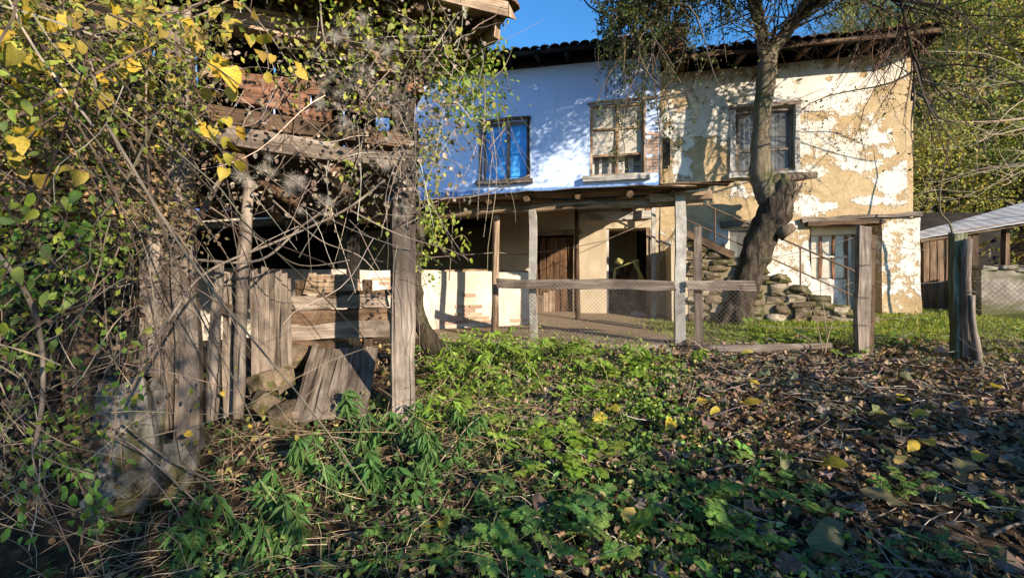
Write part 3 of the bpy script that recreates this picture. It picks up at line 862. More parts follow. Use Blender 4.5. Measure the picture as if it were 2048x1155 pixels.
# pale cellar door with glazed upper half
ds0, ds1 = d3[0] + .05, d3[1] - .30
dz0, dz1 = 1.02, 2.58
dd = MB(); dd.plank(F(ds0 + .04, dz0, -.42), F(ds0 + .04, dz1, -.42), .07, .06, UV_, 5); dd.plank(F(ds1 - .04, dz0, -.42), F(ds1 - .04, dz1, -.42), .07, .06, UV_, 5)
dd.plank(F(ds0, dz1 + .03, -.42), F(ds1, dz1 + .03, -.42), .08, .06, V(0, 0, 1), 5); dd = dd.build('cellar_door', M['wood_white'], oh)
for k in range(3):
    a = ds0 + .08 + (ds1 - ds0 - .16) * k / 3; b = ds0 + .08 + (ds1 - ds0 - .16) * (k + 1) / 3
    wbox('pane', M['glass_pale'], dd, a, b, 1.72, dz1, -.44, -.43)
    wbox('backing_board', M['pinkish'], dd, a, b - .004, 1.72, dz1, -.50, -.48)
    mm = MB(); mm.plank(F(b, 1.70, -.41), F(b, dz1, -.41), .045, .04, UV_, 4); mm.build('glazing_bar', M['wood_red'], dd)
    mm = MB(); mm.plank(F((a + b) / 2, dz0, -.425), F((a + b) / 2, 1.70, -.425), b - a - .006, .03, UV_, 4); mm.build('door_board', M['wood_white'], dd)
mm = MB(); mm.plank(F(ds0 + .08, 2.15, -.40), F(ds1 - .08, 2.15, -.40), .035, .03, V(0, 0, 1), 4); mm.build('glazing_bar', M['wood_white'], dd)
wbox('door_recess', M['lowwall'], oh, d3[0] - .02, d3[1] + .02, .8, 2.84, -.62, -.56)
wbox('door_header', M['parapet'], oh, d3[0] + .06, d3[1] - .08, 2.60, 2.74, -.46, -.30, .012)

# ------------------------------------------------------------------ outside stair with stones and iron railing
st = thing('stone_stair', 'mossy rubble stone stair with rusty iron railing climbing beside the ochre wall', 'staircase', F(5, .95, .9))
stone_vars = {}
def stone(parent, c, size, rot=0.0, mat='stone', tilt=.12, name='stone'):
    vs = stone_vars.setdefault(mat, [])
    if not vs:
        for k in range(6):
            me = stone_mesh(k + 1 + len(stone_vars) * 9); me.materials.append(M[mat]); vs.append(me)
    q = Matrix.Rotation(rot, 4, 'Z') @ Matrix.Rotation(rnd.gauss(0, tilt), 4, 'X') @ Matrix.Rotation(rnd.gauss(0, tilt), 4, 'Y')
    return instance(name, rnd.choice(vs), parent, Matrix.Translation(Vector(c)) @ q @ Matrix.Diagonal((*size, 1)))
ST0, ST1, NS = 6.25, 3.55, 8     # s of bottom and top
th_ = -math.asin(.2014)
def st_z(s): return 1.02 + (ST0 - s) / (ST0 - ST1) * 1.38
for i in range(NS):
    sa = ST0 - (ST0 - ST1) * i / NS; sb = ST0 - (ST0 - ST1) * (i + 1) / NS
    zt = 1.02 + 1.38 * (i + 1) / NS
    mm = MB(); mm.box(F(sb, .8, .12), UV_ * (sa - sb), NV * .80, V(0, 0, zt - .86), .0); mm.build('step_core', M['darkplaster'], st)
    for k in range(2):
        stone(st, F((sa + sb) / 2 - .02, zt - .05, .32 + .42 * k), (sa - sb + .06, .46, .15), th_, 'stone_moss', .04, 'tread_stone')
    # rubble face below the tread
    z = .86
    while z < zt - .12:
        hgt = rnd.uniform(.11, .2); w_ = rnd.uniform(.2, .34)
        stone(st, F((sa + sb) / 2 + rnd.uniform(-.08, .08), z + hgt / 2, .875 + rnd.uniform(-.025, .03)), (w_ * rnd.uniform(.8, 1.3), .2, hgt * rnd.uniform(.75, 1.1)), th_, rnd.choice(['stone_brown', 'stone_brown', 'stone', 'stone_moss']))
        z += hgt
mm = MB(); mm.box(F(SP + .1, .8, .12), UV_ * (ST1 - SP - .1), NV * .80, V(0, 0, 1.52), .01); mm.build('landing', M['lowwall'], st)
for k in range(2): stone(st, F(6.3 + .18 * k, .98 - .02 * k, .8 + rnd.uniform(-.25, .3)), (.3, .28, .16), rnd.uniform(0, 3), 'stone_moss')
mm = MB(); mm.plank(F(3.35, 2.62, 1.0), F(4.3, 2.10, 1.0), .12, .05, V(0, 0, 1), 5, .01); mm.build('stringer_board', M['wood_brown'], st)
ro = .86
rl = MB(); rl.tube([F(s, st_z(s) + .82, ro) for s in np.linspace(3.35, 6.28, 12)] + [F(6.42, st_z(6.3) + .66, ro), F(6.40, st_z(6.3) + .5, ro), F(6.28, st_z(6.28) + .38, ro)], .017, 6)
rl.build('handrail', M['iron'], st)
rl = MB(); rl.tube([F(s, st_z(s) + .38, ro) for s in np.linspace(3.35, 6.28, 12)], .013, 6); rl.build('lower_rail', M['iron'], st)
for s in (3.5, 4.02, 5.45, 6.2):
    rl = MB(); rl.tube([F(s, st_z(s) - .08, ro), F(s, st_z(s) + .82, ro)], .015, 6); rl.build('railing_post', M['iron'], st)

# ------------------------------------------------------------------ porch: floor, canopy, parapet
m = MB()
nx2, ny2 = 40, 22
pf = []
for j in range(ny2 + 1):
    for i in range(nx2 + 1):
        s = -6.3 + (3.55 + 6.3) * i / nx2; oo = -.05 + 4.05 * j / ny2 + (.08 * math.sin(s * 3.1) if j == ny2 else 0)
        z = .835 - .06 * j / ny2 + .014 * noise.fractal(V(s * 1.7, oo * 1.7, 8), 1, 2, 3)
        if j == ny2: z -= .12
        pf.append(tuple(F(s, z, oo)))
ff = [(j * (nx2 + 1) + i, (j + 1) * (nx2 + 1) + i, (j + 1) * (nx2 + 1) + i + 1, j * (nx2 + 1) + i + 1) for j in range(ny2) for i in range(nx2)]
def mat_floor():
    t = NT('trodden_earth_floor'); o = t.coord('Object')
    n1 = t.noise(o, 2.2, 6, .6); n2 = t.noise(o, 30, 5, .65)
    c = t.ramp(n1, [(.3, (.25, .18, .12)), (.6, (.40, .31, .22))]); c = t.mix(t.ramp(n2, [(.56, 0.0), (.68, .75)]), c, (.11, .075, .045))
    return t.done(t.bsdf(c, .95, t.math('ADD', n1, n2), .6, .02, .1))
M['floor'] = mat_floor()
link('porch_floor', mesh_np('porch_floor', pf, ff, smooth=True), None, M['floor'], 'structure')

cp = thing('porch_canopy', 'sagging porch canopy of old boards and tar paper on timber posts', 'canopy', F(1, .8, 3.4))
OE = 3.85
def eave_z(s): return 2.80 + .018 * (s - 3) + .02 * math.sin(s * 1.3)
def roof_z(s, o_): return eave_z(s) + (3.52 - eave_z(s)) * (OE - o_) / OE
SR = 3.25
mm = MB(); mm.tube([F(s, eave_z(s) - .14 + .012 * math.sin(s * 4), 3.52) for s in np.linspace(-6, SR + .02, 14)], .06, 7, .12); mm.build('front_beam', M['wood_tan'], cp)
mm = MB(); mm.plank(F(2.6, eave_z(3) - .10, 3.60), F(SR + .12, eave_z(3) - .08, 3.60), .11, .07, V(0, 0, 1), 4, .01); mm.build('beam_splice', M['wood_tan'], cp)
for s in np.arange(-5.8, 3.3, .62):
    s += rnd.uniform(-.08, .08); r_ = rnd.uniform(.035, .05)
    mm = MB(); mm.tube([F(s + rnd.uniform(-.05, .05), roof_z(s, oo) - .075, oo) for oo in (.0, 1.2, 2.4, 3.4, 3.8 + rnd.uniform(-.05, .1))], r_, 7, .15); mm.build('rafter', M['wood_brown'], cp)
oo = .14
while oo < OE:
    w_ = rnd.uniform(.16, .24)
    s = -6.0
    while s < SR:
        L = rnd.uniform(1.7, 2.6); e = min(s + L, SR + rnd.uniform(-.06, .08))
        mm = MB(); mm.plank(F(s, roof_z(s, oo) - .018, oo), F(e, roof_z(e, oo) - .018, oo), w_ - .015, .022, NV, 4, .006, bow=rnd.uniform(-.01, .01)); mm.build('roof_board', M['wood_brown'] if rnd.random() < .7 else M['wood_tan'], cp)
        s = e + .01
        if e >= SR - .1: break
    oo += w_
mm = MB(); na, nb2 = 60, 8
for i in range(na):
    for j in range(nb2):
        def q(i, j):
            s = -6.1 + (SR + .12 + 6.1) * i / na; o_ = OE * j / nb2 + (.07 + .06 * noise.noise(V(s * 2.5, 0, 0)) if j == nb2 else 0)
            return F(s, roof_z(s, o_) + .018 + .014 * noise.noise(V(s * 3, o_ * 3, 0)) - (.03 * abs(noise.noise(V(s * 4, 3, 0))) if j == nb2 else 0), o_)
        a, b, c, d = q(i, j), q(i + 1, j), q(i + 1, j + 1), q(i, j + 1)
        mm.quad(a, d, c, b)
        up = V(0, 0, .012); mm.quad(a + up, b + up, c + up, d + up)
        if j == nb2 - 1: mm.quad(d, d + up, c + up, c)
        if i == na - 1: mm.quad(b, c, c + up, b + up)
mm.build('tar_paper_cover', M['tar'], cp)
# curling strips on the front edge
for k in range(9):
    s = rnd.uniform(-2.2, 3.0); L = rnd.uniform(.3, .9)
    mm = MB(); mm.plank(F(s, roof_z(s, 3.86) + .01, 3.9), F(s + L, roof_z(s + L, 3.86) + rnd.uniform(-.03, .03), 3.9), .11, .012, NV, 4, .012, jag=.04); mm.build('loose_batten', rnd.choice([M['wood_tan'], M['wood_brown']]), cp)
def post_at(px, o_): return s_of(px, o_)
def porch_post(px, o_, z0, z1, w_, mat, round_=False, lean=0):
    s = post_at(px, o_); mm = MB()
    if round_: mm.tube([F(s + lean * k, z0 + (z1 - z0) * k, o_ + .02 * math.sin(k * 5)) for k in np.linspace(0, 1, 7)], [w_ / 2 * (1.12 - .2 * k) for k in np.linspace(0, 1, 7)], 8, .18)
    else: mm.plank(F(s, z0, o_), F(s + lean, z1, o_), w_, w_ * .95, UV_, 6, .006)
    return mm.build('post', M[mat], cp)
porch_post(990, 3.45, .70, 2.62, .10, 'wood_tan', True, .02)
porch_post(1066, 3.52, .62, 2.63, .10, 'concrete')
porch_post(1360, 3.60, .62, 2.70, .125, 'concrete')
porch_post(1156, 1.0, .80, 3.18, .085, 'wood_brown', True, -.03)
porch_post(1307, .35, .80, 3.36, .08, 'wood_white', False, .0)

# railing fence across the porch front with netting
rf = thing('porch_fence', 'weathered plank rail with wire netting across the porch front', 'fence', F(1.6, .75, 3.6))
def rail(px0, py0, px1, py1, o_, w_, mat='wood_grey'):
    mm = MB(); mm.plank(F(s_of(px0, o_), z_of(px0, py0, o_), o_), F(s_of(px1, o_), z_of(px1, py1, o_), o_), w_, .04, V(0, 0, 1), 8, .008, jag=.03); return mm.build('rail', M[mat], rf)
rail(995, 566, 1348, 571, 3.68, .125)
rail(1376, 571, 1508, 571, 3.70, .125)
mm = MB(); s = s_of(1397, 3.62); mm.plank(F(s, .62, 3.62), F(s - .01, z_of(1397, 452, 3.62), 3.62), .095, .05, UV_, 6, .006, jag=.02); mm.build('post', M['wood_grey'], rf)
def netting(parent, fr, s0, s1, z0, z1, cell=.055, r=.0026, sag=.02):
    paths = []
    nrow = int((z1 - z0) / (cell * .5)); ncol = int((s1 - s0) / cell)
    pts = lambda s, z: tuple(fr(s + .012 * noise.noise(V(s * 2, z * 2, 0)), z + .03 * noise.noise(V(s * 1.1, 0, 4)) * (z - z0) / (z1 - z0), .02 * noise.noise(V(s * 2, z * 2, 6))))
    for c in range(ncol):
        p = []
        for k in range(nrow + 1):
            p.append(pts(s0 + cell * (c + (.25 if k % 2 else -.25) + .5), z0 + k * cell * .5))
        paths.append(p); p2 = []
        for k in range(nrow + 1):
            p2.append(pts(s0 + cell * (c + (-.25 if k % 2 else .25) + 1.0), z0 + k * cell * .5))
        paths.append(p2)
    pa = np.array(paths) - np.array(rootloc(parent))
    v, f = tube_batch(pa, np.full(pa.shape[:2], r), 3)
    return link('netting', mesh_np('netting', v, f), parent, M['wire'], 'stuff')
netting(rf, lambda s, z, o_: F(s, z, 3.74 + o_), s_of(1000, 3.74), s_of(1500, 3.74), .72, 1.62)

# low parapet wall in the porch, runs its own way
PA = V(-1.58, 7.45, 0); PD = V(1.88, .75, 0).normalized(); PN = V(PD.y, -PD.x, 0)
def FP(s, z, o_=0.0): return PA + PD * s + PN * o_ + V(0, 0, z)
pw = thing('brick_parapet', 'low brick wall with flaking whitewash under the porch roof', 'wall', FP(0, .78))
mm = MB(); s0p, s1p = -3.3, 2.05
na, nb2 = 90, 18
def pq(i, j):
    s = s0p + (s1p - s0p) * i / na; z = .7 + 1.1 * j / nb2 + (.025 * noise.noise(V(s * 2.2, 1, 0)) if j == nb2 else 0)
    return FP(s, z, .02 * noise.fractal(V(s * 1.5, z * 1.5, 3), 1, 2, 4))
for i in range(na):
    for j in range(nb2): mm.quad(pq(i, j), pq(i + 1, j), pq(i + 1, j + 1), pq(i, j + 1))
    a, b = pq(i, nb2), pq(i + 1, nb2); back = -PN * .22
    mm.quad(a, b, b + back, a + back); mm.quad(a + back, b + back, FP(0, 0) * 0 + V((b + back).x, (b + back).y, .7), V((a + back).x, (a + back).y, .7))
e0, e1 = pq(na, 0), pq(na, nb2); mm.quad(e0, e0 - PN * .22, e1 - PN * .22, e1)
mm.build('wall_core', M['parapet'], pw)
brick_patch(pw, -1.6, 2.0, .9, 1.78, -.012, lambda s, z: (noise.noise(V(s * 1.7, z * 2.6, 11)) + .35 * noise.noise(V(s * 7, z * 9, 2)) > .16 and abs(z - 1.32) < .40 and s > -1.0) , depth=.045, mat='brick_pale', frame=FP)
for k in range(8):
    s = rnd.uniform(-3.2, 1.9)
mm = MB(); mm.plank(FP(-.1, 1.82, -.1), FP(2.05, 1.82, -.1), .05, .06, V(0, 0, 1), 8, .01); mm.build('coping_board', M['wood_tan'], pw)

cb = MB(); cb.tube([FP(-.4, 1.95, .25), F(.3, 2.10, 2.6), F(.55, 2.08, 2.3), F(1.3, 2.22, 1.6), F(2.0, 2.42, 1.0), F(2.9, 2.85, .45)], .007, 5)
tag(cb.build('slack_cable', M['wood_grey']), 'thin slack cable sagging across the porch below the canopy', 'cable')
# things in the storeroom doorway
yc = thing('plastic_chair', 'broken yellow plastic chair lying in the storeroom doorway', 'chair', F(2.5, .8, -.4))
mm = MB(); mm.plank(F(2.22, 1.93, -.25), F(2.72, 2.12, -.3), .2, .03, NV, 5, .01); mm.build('seat', M['yellow'], yc)
mm = MB(); mm.plank(F(2.62, 2.10, -.25), F(2.88, 1.62, -.4), .06, .04, UV_, 4, .006); mm.build('leg', M['yellow'], yc)
mm = MB(); mm.plank(F(2.72, 2.12, -.4), F(2.78, 1.5, -.6), .05, .04, UV_, 4, .006); mm.build('leg', M['yellow'], yc)
mm = MB(); mm.plank(F(2.24, 1.93, -.3), F(2.2, 1.3, -.5), .05, .04, UV_, 4, .006); mm.build('leg', M['yellow'], yc)
mm = MB(); mm.plank(F(2.30, 2.05, -.22), F(2.36, 2.14, -.3), .14, .03, UV_, 3, .006); mm.build('armrest', M['yellow'], yc)
sh = thing('shovel', 'shovel with long wooden handle lying in the doorway debris', 'shovel', F(2.7, .85, .2))
mm = MB(); mm.tube([F(2.1, 1.55, -.1), F(2.35, 1.27, .05), F(2.58, .99, .18)], .017, 6); mm.build('handle', M['wood_tan'], sh)
mm = MB(); b_ = F(2.56, 1.0, .2)
bl = [(-.02, 0, .0), (.02, .07, .03), (.2, .11, .0), (.34, .07, -.02), (.40, 0, -.05), (.34, -.07, -.02), (.2, -.11, .0), (.02, -.07, .03)]
ax = (UV_ * .9 + V(0, 0, -.38)).normalized(); sd_ = ax.cross(NV).normalized()
i0 = len(mm.v)
for k in (0, 1):
    for (x, y, z) in bl: mm.v.append(b_ + ax * x + sd_ * y + NV * (z + k * .006))
mm.face([i0 + k for k in range(8)]); mm.face([i0 + 8 + k for k in reversed(range(8))])
for k in range(8): mm.face((i0 + k, i0 + 8 + k, i0 + 8 + (k + 1) % 8, i0 + (k + 1) % 8))
mm.build('blade', M['clay'], sh)
dbp = thing('rubble_heap', 'dark heap of rubble and boards inside the storeroom doorway', 'rubble', F(2.5, .8, -.6))
for k in range(34):
    s = rnd.uniform(2.1, 2.8); oo = rnd.uniform(-1.3, -.1); z = .82 + .45 * rnd.random() * (1 if oo < -.4 else .4)
    stone(dbp, F(s, z, oo), (rnd.uniform(.08, .28), rnd.uniform(.08, .2), rnd.uniform(.06, .16)), rnd.uniform(0, 3), rnd.choice(['stone', 'rock', 'brick']), .5)
for k in range(5):
    s = rnd.uniform(2.15, 2.6)
    mm = MB(); mm.plank(F(s, .85, -.3), F(s + rnd.uniform(-.2, .5), rnd.uniform(1.2, 2.2), -1.0), .09, .03, UV_, 3); mm.build('board', M['wood_brown'], dbp)

# kerb log and concrete edge at the porch front
kb = MB(); kb.tube([P(1338, 698, 5.62), P(1500, 697, 5.5), P(1662, 691, 5.45)], [.045, .05, .04], 7, .2)
tag(kb.build('kerb_log', M['wood_grey']), 'pale log lying as kerb at the garden edge', 'log')
ke = MB(); ke.plank(P(1035, 712, 5.9), P(1210, 710, 5.8), .13, .16, V(0, 0, 1), 6, .012)
tag(ke.build('concrete_edging', M['concrete']), 'low concrete edging beam below the porch floor', 'edging')

# ------------------------------------------------------------------ right garden: fence posts, shed
def fence_post(name, label, px, py0, py1, Y, w_, mat, lean=0, round_=False, wires=()):
    a, b = P(px, py1, Y), P(px + lean, py0, Y)
    a.z = ground(a.x, a.y) - .12
    root = thing(name, label, 'post', (a.x, a.y, ground(a.x, a.y)))
    mm = MB()
    if round_: mm.tube([a.lerp(b, k) + V(.012 * math.sin(k * 7), 0, 0) for k in np.linspace(0, 1, 8)], [w_ / 2 * (1.1 - .25 * k) for k in np.linspace(0, 1, 8)], 9, .16)
    else: mm.plank(a, b, w_, w_ * .9, V(1, -.25, 0), 7, .008, jag=.02)
    mm.build('shaft', M[mat], root)
    for z in wires:
        c = a.lerp(b, z)
        mm = MB(); q = [c + V(math.cos(t_) * w_ * .78, math.sin(t_) * w_ * .74, rnd.uniform(-.01, .01)) for t_ in np.linspace(0, 2 * math.pi, 9)]
        mm.tube(q, .004, 4, cap=False); mm.build('wire_binding', M['wire'], root)
    return root
fp = fence_post('fence_post', 'stout pale grey garden post bound with rusty wire before the cellar door', 1722, 452, 702, 5.4, .12, 'wood_grey', 4, False, (.3, .5, .72))
mm = MB(); a = P(1738, 700, 5.5); a.z -= .1; mm.plank(a, P(1742, 470, 5.5), .07, .08, V(1, 0, 0), 6); mm.build('side_stake', M['wood_brown'], fp)
fence_post('fence_post', 'mossy greenish concrete gate post left of the grey pole', 1912, 466, 705, 5.25, .115, 'concrete_moss', 6, False, (.4, .8))
fence_post('fence_post', 'grey split pole standing against the mossy gate post', 1934, 478, 705, 5.15, .10, 'wood_grey', 0, True, (.6,))
fence_post('fence_post', 'thin grey prop leaning against the gate posts', 1957, 590, 712, 5.05, .075, 'wood_grey', -16, True)
nf = thing('wire_fence', 'sagging wire netting fence running right from the gate posts', 'fence', (5.6, 5.3, .8))
def FN(s, z, o_): return V(5.28 + s * .97, 5.3 - s * .22 + o_, z)
netting(nf, FN, 0, 1.8, .82, 1.62, .06, .0024)
for z in (1.62, 1.25):
    mm = MB(); mm.tube([FN(s, z + .02 * math.sin(s * 2), 0) for s in np.linspace(0, 1.9, 9)], .004, 4); mm.build('line_wire', M['wire'], nf)
nf2 = thing('strung_wire', 'rusty wires strung from the stout post to the porch fence', 'wire', (3.6, 5.5, .8))
for (y0, y1) in ((600, 560), (650, 650), (520, 470)):
    mm = MB(); mm.tube([P(1505 + (1722 - 1505) * k, y0 + (y1 - y0) * k + 6 * math.sin(k * 3.1), 5.55 - .15 * k) for k in np.linspace(0, 1, 8)], .004, 4); mm.build('wire', M['wire'], nf2)
nf3 = thing('strung_wire', 'rusty wires strung between the stout post and the gate posts', 'wire', (4.8, 5.35, .8))
for (y0, y1) in ((480, 500), (560, 560), (640, 610)):
    mm = MB(); mm.tube([P(1728 + (1910 - 1728) * k, y0 + (y1 - y0) * k + 7 * math.sin(k * 3.1), 5.4 - .15 * k) for k in np.linspace(0, 1, 8)], .0035, 4); mm.build('wire', M['wire'], nf3)

rs = thing('garden_shed', 'small plank shed with pale sheet metal roof right of the ochre house', 'shed', (9.4, 9.3, 1.1))
A = V(8.1, 8.95, 2.50); Bp = V(11.2, 8.3, 3.0); Cp = V(12.8, 10.8, 3.72); Dp = V(8.5, 9.7, 2.66)
mm = MB(); ncor = 64
for i in range(ncor):
    for j in range(3):
        def q(i, j, up=0):
            u = i / ncor; v_ = j / 3
            p = A.lerp(Bp, u).lerp(Dp.lerp(Cp, u), v_)
            return p + V(0, 0, .003 * math.sin(i * math.pi / 2) + .02 * noise.noise(V(u * 5, v_ * 3, 0)) + up)
        mm.quad(q(i, j), q(i + 1, j), q(i + 1, j + 1), q(i, j + 1)); mm.quad(q(i, j, -.01), q(i, j + 1, -.01), q(i + 1, j + 1, -.01), q(i + 1, j, -.01))
    mm.quad(q(i, 0, -.01), q(i + 1, 0, -.01), q(i + 1, 0), q(i, 0))
mm.build('roof_sheet', M['sheet'], rs)
for i in range(8):
    x = 8.35 + i * .135
    mm = MB(); mm.plank(V(x, 9.08 - .05 * i * .2, .9), V(x + rnd.uniform(-.02, .02), 9.08 - .01 * i, 2.46 + .024 * i), .12, .025, V(1, 0, 0), 4, .008, jag=.03); mm.build('wall_board', M['wood_brown'], rs)
for i, (x, zt) in enumerate(((8.3, 2.5), (9.2, 2.66), (10.05, 2.8), (11.2, 3.0))):
    mm = MB(); mm.plank(V(x, 9.16, .8), V(x, 9.16, zt), .09, .09, V(1, 0, 0), 4); mm.build('post', M['wood_brown'], rs)
mm = MB(); mm.plank(V(8.2, 9.05, 2.47), V(11.3, 8.5, 3.04), .09, .06, V(0, 0, 1), 5); mm.build('eave_beam', M['wood_tan'], rs)
mm = MB(); mm.box(V(8.4, 11.2, .8), V(4, 0, 0), V(0, .1, 0), V(0, 0, 2.6)); mm.build('back_wall', M['wood_dark'], rs)
mm = MB(); mm.box(V(8.4, 9.3, .8), V(.06, 0, 0), V(0, 1.9, 0), V(0, 0, 1.7)); mm.build('side_wall', M['wood_dark'], rs)
gw = thing('garden_wall', 'low grey mud plastered wall behind the netting on the right edge', 'wall', (9.4, 8.3, 1.0))
mm = MB(); na, nb2 = 26, 8
def gq(i, j):
    x = 8.5 + 3.0 * i / na; z = .85 + 1.0 * j / nb2 + (.05 * noise.noise(V(x * 2, 0, 0)) if j == nb2 else 0)
    return V(x, 8.25 - .06 * (x - 7) + .04 * noise.noise(V(x * 2, z * 2, 7)), z)
for i in range(na):
    for j in range(nb2): mm.quad(gq(i, j), gq(i + 1, j), gq(i + 1, j + 1), gq(i, j + 1))
    mm.quad(gq(i, nb2), gq(i + 1, nb2), gq(i + 1, nb2) + V(0, .3, 0), gq(i, nb2) + V(0, .3, 0))
mm.quad(gq(0, 0) + V(0, .3, 0), gq(0, 0), gq(0, nb2), gq(0, nb2) + V(0, .3, 0))
mm.build('wall_core', M['rock'], gw)
for k in range(12): stone(gw, gq(rnd.uniform(0, na), 8) + V(0, .12, .03), (.3, .28, .1), rnd.uniform(-.2, .2), 'rock', .1)

# ------------------------------------------------------------------ timber barn on the left
CS = 3.98
def S(px, py, c=CS):
    t = (px - 1024) / FPX; return P(px, py, c / (1 - .419 * t))
SVv = V(.9226, .3857, 0); SN = V(.3857, -.9226, 0)
def W(a, z, d=0.0): return V(-.896, 3.604, 0) + SVv * a - SN * d + V(0, 0, z)     # a along front, d backwards
bn = thing('timber_barn', 'open timber barn with rotting loft beams overgrown by vines', 'barn', (-1.6, 3.4, .45))
def bp_(name, mat, p0, p1, w_, t_, side=V(0, 0, 1), n=5, jit=.008, jag=.03, bow=0):
    mm = MB(); mm.plank(p0, p1, w_, t_, side, n, jit, bow, None, jag); return mm.build(name, M[mat], bn)
# main post: bare below, vine shade painted into the wood above
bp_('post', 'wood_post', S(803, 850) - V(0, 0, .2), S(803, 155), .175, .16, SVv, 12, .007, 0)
# corner post and boarding on the left
bp_('post', 'wood_grey', S(378, 900, 3.95), S(362, 20, 3.95), .13, .13, SVv, 8, .008)
edges = [(352, 436, 880, 62), (331, 440, 885, 60), (309, 436, 890, 62), (287, 452, 905, 66), (262, 450, 915, 70), (236, 448, 925, 75), (205, 446, 930, 80), (170, 450, 945, 90), (130, 452, 950, 90), (90, 448, 960, 95), (45, 450, 970, 100), (0, 450, 985, 105), (-50, 450, 990, 110), (-110, 450, 990, 110), (-170, 450, 990, 110), (-230, 450, 990, 110), (-290, 450, 990, 110), (-350, 450, 990, 110), (-410, 450, 990, 110)]
for k, (px, y0, y1, wpx) in enumerate(edges):
    c = CS + .02 + rnd.uniform(-.02, .03)
    a, b = S(px, y1, c), S(px + rnd.uniform(-4, 4), y0, c)
    nxt = edges[min(k + 1, len(edges) - 1)][0] if k + 1 < len(edges) else px - 60
    bp_('wall_board', 'wood_grey' if k < 4 else rnd.choice(['wood_brown', 'wood_dark', 'wood_dark']), a, b, (px - nxt) * a.y / 900 * 1.0, .028, SVv, 5, .006, .02)  # boards behind the vines get darker wood, painting in the shaded gaps
# adobe infill between the corner post and the vines
ad0 = S(350, 440).x; 
def FA(s, z, o_=0.0): return W(s, z, .03 - o_)
sa_ = (S(352, 300) - W(0, 0)).dot(SVv)
brick_patch(bn, sa_ - 1.1, sa_ - .02, 1.97, 2.58, 0, lambda s, z: noise.noise(V(s * 6, z * 7, 3)) > -.55, bl=.24, bh=.105, gap=.016, depth=.1, mat='adobe', frame=FA)
mm = MB(); mm.box(FA(sa_ - 3.4, 1.9, -.16), SVv * 3.4, SN * .1, V(0, 0, .75)); mm.build('adobe_infill', M['adobe'], bn)
# boarding above
for k in range(5):
    z = 2.64 + k * .19
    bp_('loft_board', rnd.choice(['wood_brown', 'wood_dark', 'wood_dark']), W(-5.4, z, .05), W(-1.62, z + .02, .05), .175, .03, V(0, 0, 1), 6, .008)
# loft beams seen between the posts
bp_('beam', 'wood_grey', S(380, 272, 3.9), S(800, 325, 3.9), .10, .12)
bp_('beam', 'wood_brown', S(380, 222, 3.94), S(815, 290, 3.94), .11, .12)
bp_('beam', 'wood_grey', S(455, 262, 3.86), S(676, 300, 3.86), .085, .05)
for (x0, y0, x1, y1, w_, mt) in ((455, 158, 648, 180, .10, 'wood_red'), (485, 192, 620, 208, .12, 'wood_red'), (560, 212, 655, 232, .11, 'wood_red'), (600, 268, 672, 286, .12, 'wood_tan'), (700, 170, 820, 188, .1, 'wood_grey'), (660, 205, 800, 226, .09, 'wood_brown'), (410, 140, 480, 150, .1, 'wood_tan')):
    bp_('loft_board', mt, S(x0, y0, 3.93), S(x1, y1, 3.93), w_, .03, V(0, 0, 1), 4, .009, .03)
bp_('beam_end', 'wood_tan', W(-.13, 3.22, -.16), W(-.13, 3.2, .6), .15, .15, SVv)
bp_('beam_end', 'wood_red', W(.1, 3.12, -.1), W(.1, 3.1, .6), .14, .14, SVv)
bp_('beam_end', 'wood_dark', W(.06, 2.72, -.1), W(.06, 2.72, .6), .15, .2, SVv)
# loft floor
for k in range(14):
    d = .02 + k * .2
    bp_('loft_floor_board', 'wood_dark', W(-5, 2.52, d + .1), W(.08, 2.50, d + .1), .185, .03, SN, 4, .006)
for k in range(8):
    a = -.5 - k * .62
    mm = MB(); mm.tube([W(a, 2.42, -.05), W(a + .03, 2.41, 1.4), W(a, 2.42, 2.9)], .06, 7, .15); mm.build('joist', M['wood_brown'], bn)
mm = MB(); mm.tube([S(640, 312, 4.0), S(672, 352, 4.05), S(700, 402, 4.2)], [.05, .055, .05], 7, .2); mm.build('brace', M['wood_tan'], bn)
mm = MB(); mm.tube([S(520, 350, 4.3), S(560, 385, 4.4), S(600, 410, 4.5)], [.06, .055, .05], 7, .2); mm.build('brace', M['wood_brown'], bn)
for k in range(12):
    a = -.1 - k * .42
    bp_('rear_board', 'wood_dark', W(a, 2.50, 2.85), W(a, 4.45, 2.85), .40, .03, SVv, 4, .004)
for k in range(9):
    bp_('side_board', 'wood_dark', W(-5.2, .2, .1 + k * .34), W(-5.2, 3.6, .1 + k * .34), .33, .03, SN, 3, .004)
# rear posts
bp_('post', 'wood_dark', W(-.2, .4, 2.7), W(-.2, 2.5, 2.7), .15, .15, SVv)
bp_('post', 'wood_dark', W(-2.4, .4, 2.7), W(-2.4, 2.5, 2.7), .15, .15, SVv)
# roof: rafters, boards, tiles at the near corner
RA = (S(998, 30, 3.50) - W(0, 0)).dot(SVv)
def br(a, d, up=0): return W(a, 3.56 + (d + .5) * .26 + up, d)
for k in range(11):
    a = RA - .12 - k * .5
    mm = MB(); mm.tube([br(a, -.5 + rnd.uniform(-.06, .06), -.06), br(a, 1.3, -.065), br(a, 3.2, -.06)], rnd.uniform(.04, .055), 7, .15); mm.build('rafter', M['wood_brown'], bn)
d = -.5
while d < 3.3:
    bp_('roof_board', 'wood_brown' if rnd.random() < .6 else 'wood_dark', br(-5.6, d), br(RA + rnd.uniform(-.03, .10), d), .17, .025, (br(0, 1) - br(0, 0)), 6, .007, .03)
    d += .185
bp_('eave_board', 'wood_tan', br(-1.4, -.58, .01), br(RA + .06, -.58, .03), .10, .03, V(0, 0, 1), 5, .01, .05)
bp_('verge_board', 'wood_tan', br(RA - .02, -.45, -.10), br(RA - .02, .6, -.10), .12, .06, V(0, 0, 1), 4, .01, .05)
